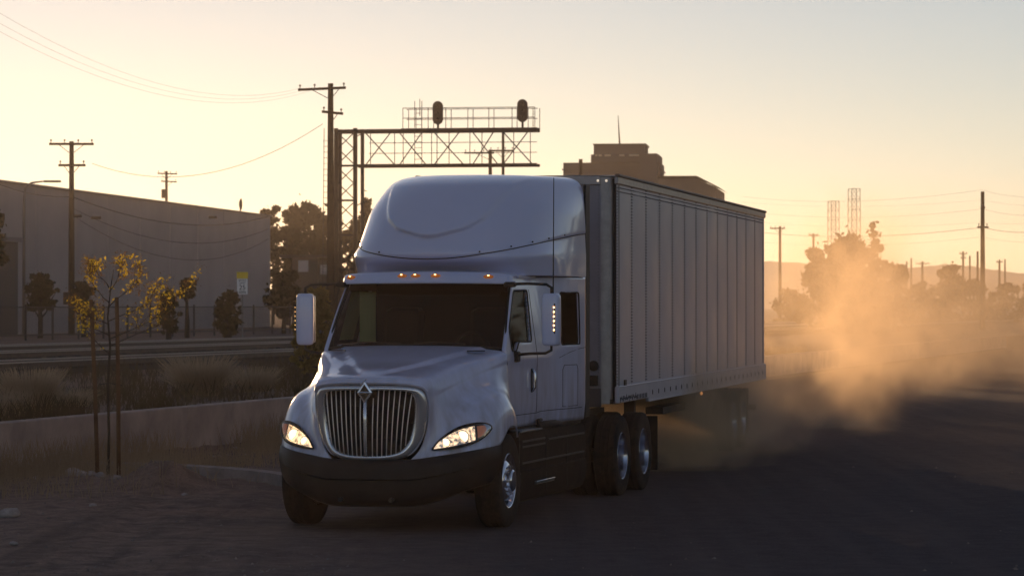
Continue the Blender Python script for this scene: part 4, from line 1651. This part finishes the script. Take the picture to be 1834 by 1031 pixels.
tr_at(489, 356, 255, 44, 11, 'slim ragged tree at the right end of the warehouse', n=3000, leaf=.22, low=.2, clumps=60)
tr_at(545, 352, 262, 92, 12, 'broad dark tree behind the signal bridge mast', n=9000, leaf=.24, low=.12, clumps=140)
tr_at(515, 390, 250, 60, 13, 'lower dark tree between the slim conifer and the broad tree', n=6000, leaf=.22, low=.1)
tr_at(592, 372, 270, 70, 14, 'dark tree directly behind the signal bridge mast', n=6500, leaf=.24, low=.1, clumps=110)
tr_at(657, 345, 258, 34, 15, 'thin dark treetop beside the truck roof', n=2600, leaf=.22, low=.4, clumps=50)
tr_at(640, 380, 262, 70, 16, 'dark tree between the signal bridge mast and the truck roof', n=6500, leaf=.24, low=.1, clumps=110)
tr_at(72, 488, 150, 66, 17, 'small round tree in front of the warehouse, left of the tall pole', n=2600, leaf=.13, low=.45)
tr_at(150, 500, 155, 46, 18, 'small round tree half hidden by the tall pole before the warehouse', n=2000, leaf=.13, low=.4)
tr_at(410, 513, 126, 52, 19, 'ragged dark shrub beside the speed limit sign', n=2600, leaf=.12, low=.1, name='shrub', cat='shrub')
tr_at(508, 482, 175, 66, 20, 'small dark round tree at the right end of the warehouse wall', n=3600, leaf=.16, low=.3)
tr_at(302, 515, 140, 44, 21, 'dark shrub with a curved top in the middle of the warehouse', n=2200, leaf=.13, low=.1, name='shrub', cat='shrub')
tr_at(335, 500, 150, 30, 24, 'small palm-like tree with a domed crown before the warehouse', n=1500, leaf=.16, low=.7)
tr_at(-18, 366, 140, 70, 22, 'tree crown reaching in at the left edge', n=3600, leaf=.14, low=.55)
tr_at(566, 505, 72, 74, 23, 'yellow-green bush beside the tracks behind the left mirror', m=lf_olive, n=9000, leaf=.05, low=.04, clumps=120, name='bush', cat='bush', trunk=.05)
tr_at(548, 565, 70, 60, 25, 'low dry bush under the left mirror', m=lf_olive, n=4000, leaf=.045, low=.04, clumps=26, name='bush', cat='bush', trunk=.04)

# ---------------------------------------------------------------- right-hand distance
tr_at(1520, 418, 175, 130, 31, 'big ragged tree rising out of the dust right of the trailer', m=lf_far, n=8000, leaf=.2, low=.08, clumps=120, zb=.3)
tr_at(1565, 392, 178, 40, 32, 'tall thin tree sticking up beside the big tree in the dust', m=lf_far, n=2200, leaf=.16, low=.55, zb=.3, clumps=14)
tr_at(1470, 440, 185, 76, 33, 'rounded tree next to the trailer tail, left of the big tree', m=lf_far, n=5000, leaf=.2, low=.08, zb=.3)
tr_at(1600, 455, 190, 64, 34, 'lower tree on the right of the big tree in the dust', m=lf_far, n=4000, leaf=.2, low=.08, zb=.3)
tr_at(1702, 470, 300, 70, 35, 'dark clump of trees below the tall right-hand pole', m=lf_far, n=5000, leaf=.25, low=.05, zb=.3)
for i, (px, yt, w) in enumerate(((1650, 500, 80), (1745, 498, 70), (1800, 505, 80), (1850, 500, 60), (1420, 515, 80))):
    tr_at(px, yt, 260 + 12 * i, w, 40 + i, ['low bush left of the dark tree clump on the right', 'low bush at the foot of the tall right-hand pole', 'low bush right of the tall right-hand pole', 'low bush at the right edge of the view', 'low bush close to the trailer tail'][i],
          m=lf_far, n=3000, leaf=.2, low=.03, zb=.2, name='bush', cat='bush')


def fpole(px, ytop, Z, r, arms, label):
    b = at(px, 575, Z)
    b.z = .3
    s = Z / 5600
    pole(b, H_CAM + (547 - ytop) * s, r, [(H_CAM + (547 - y) * s, l * s, rr_ * s, 0) for y, l, rr_ in arms], label, 0)


fpole(1760, 343, 210, .15, [(372, 4, 4), (407, 10, 10)], 'tallest pole on the right with wires on short crossarms')
fpole(1397, 405, 330, .16, [(409, 18, 9)], 'thin pole with a crossarm just right of the trailer')
fpole(1457, 418, 360, .15, [(421, 9, 9)], 'thin pole with a crossarm left of the lattice towers')
fpole(1725, 450, 420, .16, [(454, 7, 7), (462, 5, 5)], 'slender far pole left of the tallest right-hand pole')
fpole(1737, 458, 400, .13, [], 'bare thin far pole second left of the tallest right-hand pole')
fpole(1751, 450, 380, .16, [], 'bare far pole next to the tallest right-hand pole')
fpole(1790, 465, 420, .16, [(469, 6, 6)], 'far pole right of the tallest pole with a small crossarm')
fpole(1800, 464, 430, .13, [], 'bare far pole near the right edge')
fpole(1652, 468, 480, .2, [(472, 12, 12)], 'far pole left of the dark tree clump')
fpole(1632, 462, 500, .16, [], 'thin far pole behind the right of the big tree')
fpole(1624, 468, 500, .16, [], 'thin short far pole hugging the big tree')

lat = mat('tower_steel', (.16, .13, .11), .7, .3)


def lattice(px, yt, yb, wpx, Z, label):
    s = Z / 5600
    b = at(px, 547, Z)
    b.z = .2
    e = empty('lattice_tower', b, .3, label, 'tower', 'lattice towers')
    h = H_CAM + (547 - yt) * s - .2
    w = wpx * s / 2
    for sx in (-1, 1):
        for sy in (-1, 1):
            MB().tube([(sx * w * 1.15, sy * w * 1.15, 0), (sx * w, sy * w, h)], .10, 4).build('leg', lat, e)
    k = 12
    for i in range(k):
        z0, z1 = h * i / k, h * (i + 1) / k
        for sy in (-1, 1):
            MB().tube([(-w, sy * w, z0), (w, sy * w, z1)], .05, 4).build('brace', lat, e)
            MB().tube([(w, sy * w, z0), (-w, sy * w, z1)], .05, 4).build('brace', lat, e)
            MB().tube([(-w, sy * w, z1), (w, sy * w, z1)], .05, 4).build('strut', lat, e)
    return e


lattice(1493, 360, 470, 15, 800, 'shorter lattice tower on the left, faded by the haze')
lattice(1530, 338, 470, 16, 800, 'taller lattice tower on the right, faded by the haze')

for i, (y0, y1, y2, Zw) in enumerate(((352, 340, 348, 215), (377, 374, 380, 215), (412, 407, 408, 212), (430, 424, 428, 240), (395, 398, 392, 320), (362, 358, 366, 320))):
    wire(at(1330, y0, Zw + 60), at(1760, y1, 210 if i in (0, 1, 2) else Zw), .6, .006 if i != 2 else .014,
         ['topmost', 'second', 'thick third', 'lowest', 'faint fourth', 'faint upper'][i] + ' wire running from behind the trailer to the tall right pole')
    wire(at(1760, y1, 210 if i in (0, 1, 2) else Zw), at(1900, y2, Zw - 30), .3, .006 if i != 2 else .014,
         ['topmost', 'second', 'thick third', 'lowest', 'faint fourth', 'faint upper'][i] + ' wire leaving the tall right pole to the right edge')

# far buildings above the trailer roof
bconc = mat('far_building_concrete', (.11, .10, .105), .9, spec=.1, var=.25, vscale=.15)
Zb = 330
s_ = Zb / 5600
fb = empty('far_mill_building', (at(1100, 547, Zb).x, Zb, 0), -.10, 'tall stepped mill building rising behind the trailer roof with a whip aerial', 'building')
zz = lambda py: H_CAM + (547 - py) * s_


def bl(name, p0, p1, yt, yb, d, dy=0, m=bconc, tp_=1.0):
    xc = ((p0 + p1) / 2 - 1100) * s_
    return MB().box((xc, dy, (zz(yt) + zz(yb)) / 2), ((p1 - p0) * s_, d, zz(yt) - zz(yb)), taper=tp_).build(name, m, fb)


bl('base_block', 1012, 1184, 293, 590, 9, 2)
bl('mid_block', 1062, 1182, 279, 293.2, 8, 1)
up_ = bl('top_block', 1067, 1158, 261, 278.8, 6, 0)
bl('stair_block', 1150, 1181, 279, 330, 3, -3.2)
bl('roof_slab', 1066, 1160, 260, 262.5, 6.4, 0, mat('slab_dark', (.08, .07, .06), .8))
bl('cornice', 1010, 1186, 304, 306, 9.4, 2)
wlit = mat('sky_window', (.5, .42, .3), .15, spec=.8)
for p0, p1 in ((1070, 1074), (1076, 1082), (1087, 1098), (1113, 1122), (1130, 1148)):
    bl('window', p0, p1, 279.6, 282.5, .3, -3.2, wlit)
MB().tube([((1110 - 1100) * s_, 0, zz(262)), ((1107 - 1100) * s_, 0, zz(207))], [.10, .03], 4).build('aerial', lat, fb)
fb2 = empty('far_warehouse', (at(1240, 547, 300).x, 300, 0), -.12, 'low pitched far building just right of the tall mill', 'building')
s2 = 300 / 5600
hw2, ht, hr = 50 * s2, H_CAM + (547 - 341) * s2, H_CAM + (547 - 326) * s2
v = [(-hw2, -8, 0), (hw2, -8, 0), (hw2, -8, ht), (hw2 * .35, -8, hr), (-hw2, -8, hr), (-hw2, 8, 0), (hw2, 8, 0), (hw2, 8, ht), (hw2 * .35, 8, hr), (-hw2, 8, hr)]
mesh('wall', v, [(0, 1, 2, 3, 4), (9, 8, 7, 6, 5), (1, 6, 7, 2), (0, 4, 9, 5)], mat('far_tan', (.20, .145, .11), .9, var=.3, vscale=.2), fb2)
mesh('roof', [(hw2 + .3, -8.4, ht), (hw2 * .35, -8.4, hr + .25), (-hw2 - .2, -8.4, hr + .25), (hw2 + .3, 8.4, ht), (hw2 * .35, 8.4, hr + .25), (-hw2 - .2, 8.4, hr + .25)],
     [(0, 1, 4, 3), (1, 2, 5, 4)], mat('slab_dark', (.08, .07, .06), .8), fb2)

# white shed and yard behind the mast
hs = empty('shed', at(548, 547, 235) * 1.0, 0, 'small dark shed with white panels under the trees beside the mast', 'building')
hs.location.z = .8
MB().box((0, 0, 2.6), (1.9, 3, 5.2)).build('wall', mat('shed_brown', (.08, .065, .055), .8), hs)
MB().box((-.1, -1.52, 4.55), (.75, .04, .85)).build('white_panel', mat('shed_white', (.55, .52, .50), .8), hs)
MB().box((1.55, -1.03, 4.3), (.8, .04, .7)).build('white_panel', mat('shed_white', (.5, .5, .5), .8), hs)
MB().box((1.75, .5, 2.5), (1.5, 3, 5.0)).build('annex', mat('shed_grey', (.07, .06, .055), .8), hs)
MB().box((.4, 0, 5.3), (4.6, 3.4, .2)).build('roof', dkmetal, hs)

# hills
hv, hf = [], []
prof = [(1250, 478), (1330, 470), (1380, 468), (1440, 471), (1500, 474), (1560, 478), (1620, 480), (1690, 474), (1740, 477), (1800, 486), (1860, 492), (1950, 500), (2200, 520)]
pd = cr(prof, 5)
Zh = 2600
for i, (px, py) in enumerate(pd):
    p = at(px, py, Zh)
    k = .6 * noise.noise(Vector((px * .06, 2, 0)))
    for dy, zf in ((-250, 0), (-120, .55), (0, 1), (200, .5), (500, 0)):
        hv.append((p.x * (1 + dy / Zh), p.y + dy, max(-1, (p.z + k * 2) * zf) if zf else -1))
for i in range(len(pd) - 1):
    for j in range(4):
        hf.append((i * 5 + j, i * 5 + 5 + j, i * 5 + 6 + j, i * 5 + 1 + j))
tag(mesh('hills', hv, hf, mat('hill_dry', (.13, .10, .07), 1, spec=0, var=.4, vscale=.01), None, True), kind='structure')

# ---------------------------------------------------------------- sapling, stakes, stones
sx0, sy0 = -5.52, 42.8
stake_m = mat('stake_wood', (.17, .085, .045), rough=.9, spec=.1, var=.35, vscale=9)
for i, (pb_, pt_) in enumerate((((176, 862), (163, 536)), ((213, 860), (209, 532)))):
    Zs = 42.7 + .1 * i
    b, t = at(*pb_, Zs), at(*pt_, Zs)
    b.z = 0
    o = MB().tube([Vector((0, 0, -.25)), (t - b) * .5 + Vector((.008, 0, 0)), t - b], [.030, .029, .027], 10).build('wooden_stake', stake_m, None, True)
    o.location = b
    tag(o, ['leaning left stake beside the young tree', 'upright right stake beside the young tree'][i], 'stake', 'tree stakes')
sap = empty('sapling', (sx0, sy0 + .05, .05), 0, 'young staked tree with sparse yellow backlit leaves', 'tree')
tk = MB()
gS = random.Random(5)
tpts = [(-.02, 0, -.1), (.0, 0, .6), (-.02, .02, 1.3), (.015, 0, 1.8), (-.02, .0, 2.2), (.02, 0, 2.6), (.06, 0, 2.85)]
tk.tube(tpts, [.022, .02, .018, .016, .012, .008, .004], 7)
tips = []


def limb(p0, d, L, r, depth):
    p0 = Vector(p0)
    pts = [p0]
    d = Vector(d).normalized()
    for k in range(4):
        d = (d + Vector((gS.uniform(-.3, .3), gS.uniform(-.3, .3), gS.uniform(-.1, .22)))).normalized()
        pts.append(pts[-1] + d * L / 4)
    tk.tube(pts, [r, r * .8, r * .6, r * .45, r * .25], 5)
    for p in pts[1:]:
        tips.append((p, depth))
    if depth > 0:
        for k in (2, 3, 4, 4):
            limb(pts[k], d + Vector((gS.uniform(-.9, .9), gS.uniform(-.9, .9), gS.uniform(-.3, .6))), L * .55, r * .5, depth - 1)


for z, dx, L in ((1.7, -1, .5), (1.8, 1, .85), (1.9, 1.1, 1.0), (1.95, -.7, .4), (2.1, -.8, .42), (2.15, 1.0, .6), (2.35, .5, .45), (2.4, -.6, .4), (2.55, .3, .35), (2.6, -.3, .3)):
    limb((0, 0, z), (dx, gS.uniform(-.6, .6), .45), L, .009, 2)
tk.build('trunk', bark, sap, True)
gold = leafmat('leaf_gold', (.92, .62, .04), (.98, .75, .08), .5, (.80, .56, .05))
brownl = leafmat('leaf_brown', (.10, .065, .03), (.30, .17, .05), .5, (.06, .04, .02))
cl_g, cl_b = [], []
for p, d in tips:
    u = gS.random()
    if u < .33:
        cl_g.append((tuple(p), (.05, .05, .05)))
    if u > .25:
        cl_b.append((tuple(p), (.09, .09, .09)))
leaf_mesh('yellow_leaves', cl_g, 600, .026, 3, gold, sap)
leaf_mesh('thin_leaves', cl_b, 1300, .012, 4, brownl, sap, 2.4)
MB().tube([(-.13, 0, 1.28), (0, -.03, 1.3), (.18, 0, 1.27)], .008, 5).build('tree_tie', rubber, sap)

stone_m = mat('pale_stone', (.48, .40, .36), .95, spec=.1, var=.35, vscale=9, bump=.4, bscale=20)


def stone(p, r, seed, label, squash=.6, name='stone', group='stones round the sapling', cat='stone'):
    import bmesh
    bm = bmesh.new()
    bmesh.ops.create_icosphere(bm, subdivisions=2, radius=1)
    for v in bm.verts:
        k = 1 + .28 * noise.noise(v.co * 1.3 + Vector((seed * 3.1, 0, 0))) + .12 * noise.noise(v.co * 3 + Vector((0, seed, 0)))
        v.co = Vector((v.co.x * r * k * 1.15, v.co.y * r * k, v.co.z * r * k * squash))
    me = bpy.data.meshes.new(name)
    bm.to_mesh(me)
    bm.free()
    me.materials.append(stone_m)
    me.polygons.foreach_set('use_smooth', [True] * len(me.polygons))
    o = link(bpy.data.objects.new(name, me))
    o.location = p
    o.rotation_euler = (0, 0, seed)
    return tag(o, label, cat, group)


for i, (px, py, r, lb) in enumerate((
        (131, 858, .12, 'largest pale stone at the left end of the row by the stakes'), (146, 863, .085, 'flat pale stone overlapping the largest one'), (120, 855, .06, 'small pale stone left of the largest one'),
        (163, 864, .065, 'rounded stone just left of the leaning stake'), (180, 865, .072, 'rounded stone right at the foot of the leaning stake'), (208, 868, .066, 'rounded stone at the foot of the upright stake'),
        (331, 881, .045, 'lone pale stone right of the dirt mound'), (167, 903, .05, 'lone stone in the dirt before the sapling'), (66, 862, .05, 'lone stone far left of the sapling'), (18, 925, .12, 'half-buried stone at the left edge of the dirt'),
        (352, 862, .035, 'tiny pebble beside the kerb'), (25, 975, .04, 'small bright pebble at the lower left'))):
    Z = H_CAM * 5600 / (py - 547)
    p = at(px, py, Z)
    c_ = p.x * CP - p.y * SP
    r_ = p.x * SP + p.y * CP
    p.z = gz(r_, c_) + r * .3
    stone(p, r, i + 1.3, lb)
for i, (px, py, r) in enumerate(((383, 819, .05), (393, 818, .035), (408, 816, .03), (424, 803, .06), (440, 815, .03), (455, 800, .04))):
    Z = H_CAM * 5600 / (py - 547)
    p = at(px, py, Z)
    p.z = .02
    o = stone(p, r, 30 + i, ['largest', 'second', 'third', 'fourth', 'fifth', 'farthest'][i] + ' scrap of pale litter from the left beyond the kerb', .35, 'litter', 'pale litter beyond the kerb', 'litter')

# ---------------------------------------------------------------- grasses
straw = leafmat('straw', (.36, .26, .18), (.45, .32, .18), .4, (.24, .17, .115))
plume = leafmat('plume_grass', (.42, .32, .24), (.6, .45, .28), .4, (.26, .19, .14))


def blades(name, items, m, kind=None, parent=None):
    """items: (base, height, lean vector, width)"""
    k = len(items)
    v = np.zeros((k, 6, 3))
    for i, (b, h, l, w) in enumerate(items):
        b = Vector(b)
        s = Vector((w, 0, 0)) if i % 2 else Vector((w * .6, w * .6, 0))
        m1 = b + Vector((l[0] * .3, l[1] * .3, h * .55))
        t = b + Vector((l[0], l[1], h))
        v[i] = [b - s, b + s, m1 + s * .8, m1 - s * .8, t + s * .25, t - s * .25]
    f = []
    for i in range(k):
        o = i * 6
        f += [(o, o + 1, o + 2, o + 3), (o + 3, o + 2, o + 4, o + 5)]
    ob = mesh(name, v.reshape(-1, 3), f, m, parent)
    if kind:
        tag(ob, kind=kind)
    return ob


gG = random.Random(21)


def clump(px, py, Z, h, w, n, label):
    b = at(px, py, Z)
    b.z = .74
    e = empty('grass_clump', b, 0, label, 'grass clump', 'pale grass clumps on the embankment')
    it = []
    for i in range(n):
        a = gG.random() * 6.28
        r = w * math.sqrt(gG.random()) * .45
        l = w * gG.uniform(.1, .75)
        it.append(((r * math.cos(a), r * math.sin(a), -.05), h * gG.uniform(.45, 1.0), (l * math.cos(a), l * math.sin(a)), gG.uniform(.004, .009)))
    blades('blades', it, plume, None, e)


clump(55, 745, 48.5, .78, .62, 1500, 'large pale plume grass clump on the embankment at the far left')
clump(358, 712, 58, .82, .75, 1500, 'pale plume grass clump on the embankment in the middle')
clump(455, 700, 61, .55, .6, 700, 'lower grass clump on the embankment near the truck')
clump(130, 735, 52, .35, .5, 500, 'short grass clump right of the large plume grass')
clump(5, 748, 47, .5, .5, 600, 'cut-off grass clump at the left edge of the embankment')

it = []
for i in range(32000):
    n = WALL_N + .06 + abs(gG.gauss(0, 1)) * 1.5
    r = gG.uniform(36, 75)
    p = rn(r, n)
    d = noise.noise(Vector((p.x * .7, p.y * .35, 0))) + .35 - (n - WALL_N) * .12
    if gG.random() > d + .25:
        continue
    kk = n - WALL_N
    hh = gG.uniform(.10, .50) * (1.15 if kk < 1 else .75)
    p.z = gz(r, n) - .02
    it.append((p, hh, (gG.uniform(-.14, .14), gG.uniform(-.14, .14)), gG.uniform(.003, .007)))
tag(blades('dry_grass', it, straw, 'stuff'), 'dry straw-coloured grass along the foot of the low wall', 'grass')
it = []
for i in range(30000):
    n = WALL_N - (.22 + gG.random() * .5 if i % 5 == 0 else .3 + gG.random() ** 1.4 * 9.0)
    r = gG.uniform(40, 110)
    p = rn(r, n)
    d = noise.noise(Vector((p.x * .5, p.y * .3, 9)))
    if d < -.25 + .3 * gG.random():
        continue
    p.z = gz(r, n) - .02
    it.append((p, gG.uniform(.08, .32) * (1 + max(0, d)), (gG.uniform(-.16, .16), gG.uniform(-.16, .16)), gG.uniform(.004, .011)))
brush_m = leafmat('brush', (.075, .055, .035), (.16, .11, .05), .35, (.04, .03, .022))
tag(blades('brush', it, brush_m, 'stuff'), 'dark low brush on the embankment between the wall and the tracks', 'brush')

# ---------------------------------------------------------------- tree belt past the right edge, raised to darken truck sides; gravel
gB = random.Random(77)
cl = []
for i in range(900):
    t = gB.random()
    x = 38 + 30 * min(1, t * 1.6) + gB.uniform(-2, 10) * min(1, t * 6)
    y = 215 - 175 * max(0, t - .12) / .88 + gB.uniform(-5, 5)
    hh = 4.2 + 2.2 * noise.noise(Vector((t * 30, 4, 0))) + 1.5 * noise.noise(Vector((t * 90, 9, 0)))
    hh = max(1.5, hh + 9.0 * float(sstep(.06, .4, t)))  # extra height out of view, keeps low sky light off the truck sides
    k = gB.uniform(.7, 1.9)
    cl.append(((x, y, gB.random() ** .8 * hh), (k * 1.2, k * 1.2, k)))
belt = leaf_mesh('shading_tree_belt', cl, 60000, .34, 8, lf_far, None)
tag(belt, 'belt of trees and brush mostly out of view past the right edge, raised to darken the truck sides', 'trees', kind='stuff')
gv, gf = [], []
for i in range(5200):
    if gB.random() < .75:
        y = 21 + 26 * gB.random() ** 1.3
        x = gB.uniform(-.17, .17) * y
        if x > -1.5 and gB.random() < .92:
            continue
    else:
        a = gB.uniform(0, 6.28)
        r = abs(gB.gauss(0, .9))
        x, y = -5.2 + r * math.cos(a), 42.4 + r * math.sin(a)
    n_, r_ = x * CP - y * SP, x * SP + y * CP
    if abs(n_ + 10.1) < 1.6 and 29 < r_ < 60:
        continue
    s0 = .006 + .022 * gB.random() ** 3
    z0 = gz(r_, n_)
    o = len(gv)
    t = gB.random() * 6
    for k in range(4):
        gv.append((x + s0 * math.cos(t + k * 1.57) * gB.uniform(.7, 1.3), y + s0 * math.sin(t + k * 1.57) * gB.uniform(.7, 1.3), z0 - .003))
    gv.append((x + s0 * .2, y, z0 + s0 * gB.uniform(.5, 1.0)))
    gf += [(o + k, o + (k + 1) % 4, o + 4) for k in range(4)]
tag(mesh('gravel', gv, gf, mat('gravel_grey', (.17, .13, .11), 1, spec=.05, var=.7, vscale=6, col2=(.32, .26, .23))), 'loose gravel scattered over the dirt', 'gravel', kind='stuff')

# ---------------------------------------------------------------- dust behind the trailer
dm = bpy.data.materials.new('dust')
dm.use_nodes = True
nt = dm.node_tree
nt.nodes.remove(nt.nodes['Principled BSDF'])
out = nt.nodes['Material Output']
pv_ = nt.nodes.new('ShaderNodeVolumePrincipled')
pv_.inputs['Color'].default_value = (.93, .75, .52, 1)
pv_.inputs['Anisotropy'].default_value = .65
tc = nt.nodes.new('ShaderNodeTexCoord')
warp = nt.nodes.new('ShaderNodeTexNoise')
warp.inputs['Scale'].default_value = .55
warp.inputs['Detail'].default_value = 2
nt.links.new(tc.outputs['Object'], warp.inputs['Vector'])
wsub = nt.nodes.new('ShaderNodeVectorMath')
wsub.operation = 'MULTIPLY_ADD'
nt.links.new(warp.outputs['Color'], wsub.inputs[0])
wsub.inputs[1].default_value = (2.4, 2.4, 2.0)
nt.links.new(tc.outputs['Object'], wsub.inputs[2])
wof = nt.nodes.new('ShaderNodeVectorMath')
wof.operation = 'SUBTRACT'
nt.links.new(wsub.outputs[0], wof.inputs[0])
wof.inputs[1].default_value = (1.2, 1.2, 1.0)
BL = [  # px, Z, z, radii, weight
    (1530, 60, 1.4, (.95, 3.5, 1.9), .32),
    (1500, 61, 3.1, (1.2, 3.5, 1.5), .19),
    (1570, 63, 2.4, (1.4, 4.0, 1.9), .15),
    (1660, 66, 2.0, (2.2, 5.0, 1.4), .12),
    (1780, 68, 1.9, (3.0, 5.5, 1.3), .12),
    (1410, 61, 1.6, (1.3, 3.0, 1.6), .13),
    (1195, 46.5, .75, (1.4, 2.0, .9), 1.1),
    (1290, 52, .55, (1.6, 3.0, .8), .18),
    (1620, 78, 2.8, (8.5, 5.0, 2.8), .045),
]
acc = None
for px, Z, z, rad, wt in BL:
    c = ((px - 917) * Z / 5600, Z, z)
    mp = nt.nodes.new('ShaderNodeVectorMath')
    mp.operation = 'SUBTRACT'
    nt.links.new(wof.outputs[0], mp.inputs[0])
    mp.inputs[1].default_value = c
    ml = nt.nodes.new('ShaderNodeVectorMath')
    ml.operation = 'MULTIPLY'
    nt.links.new(mp.outputs[0], ml.inputs[0])
    ml.inputs[1].default_value = tuple(1 / k for k in rad)
    ln = nt.nodes.new('ShaderNodeVectorMath')
    ln.operation = 'LENGTH'
    nt.links.new(ml.outputs[0], ln.inputs[0])
    mr = nt.nodes.new('ShaderNodeMapRange')
    mr.interpolation_type = 'SMOOTHSTEP'
    mr.inputs[1].default_value = .15
    mr.inputs[2].default_value = 1.25
    mr.inputs[3].default_value = wt
    mr.inputs[4].default_value = 0
    nt.links.new(ln.outputs['Value'], mr.inputs[0])
    if acc is None:
        acc = mr.outputs[0]
    else:
        ad = nt.nodes.new('ShaderNodeMath')
        nt.links.new(acc, ad.inputs[0])
        nt.links.new(mr.outputs[0], ad.inputs[1])
        acc = ad.outputs[0]
nn = nt.nodes.new('ShaderNodeTexNoise')
nn.inputs['Scale'].default_value = 1.35
nn.inputs['Detail'].default_value = 3.5
nn.inputs['Roughness'].default_value = .55
nt.links.new(wof.outputs[0], nn.inputs['Vector'])
nr = nt.nodes.new('ShaderNodeMapRange')
nr.inputs[1].default_value = .38
nr.inputs[2].default_value = .68
nr.inputs[3].default_value = .03
nr.inputs[4].default_value = 1.8
nt.links.new(nn.outputs['Fac'], nr.inputs[0])
mu = nt.nodes.new('ShaderNodeMath')
mu.operation = 'MULTIPLY'
nt.links.new(acc, mu.inputs[0])
nt.links.new(nr.outputs[0], mu.inputs[1])
nt.links.new(mu.outputs[0], pv_.inputs['Density'])
nt.links.new(pv_.outputs[0], out.inputs['Volume'])
dm.cycles.volume_step_rate = 1.2
dust = MB().box((7.6, 64, 2.82), (16.8, 40, 5.6)).build('dust_cloud', dm)
tag(dust, 'golden dust cloud kicked up behind the trailer, lit by the low sun', 'dust', kind='stuff')

# ---------------------------------------------------------------- haze
hm = bpy.data.materials.new('haze_air')
hm.use_nodes = True
nt = hm.node_tree
nt.nodes.remove(nt.nodes['Principled BSDF'])
hp = nt.nodes.new('ShaderNodeVolumePrincipled')
hp.inputs['Color'].default_value = (.95, .90, .86, 1)
hp.inputs['Density'].default_value = .00016
hp.inputs['Anisotropy'].default_value = .7
nt.links.new(hp.outputs[0], nt.nodes['Material Output'].inputs['Volume'])
hz = MB().box((0, 1500, 35), (9000, 3700, 74)).build('haze', hm)
tag(hz, kind='stuff')
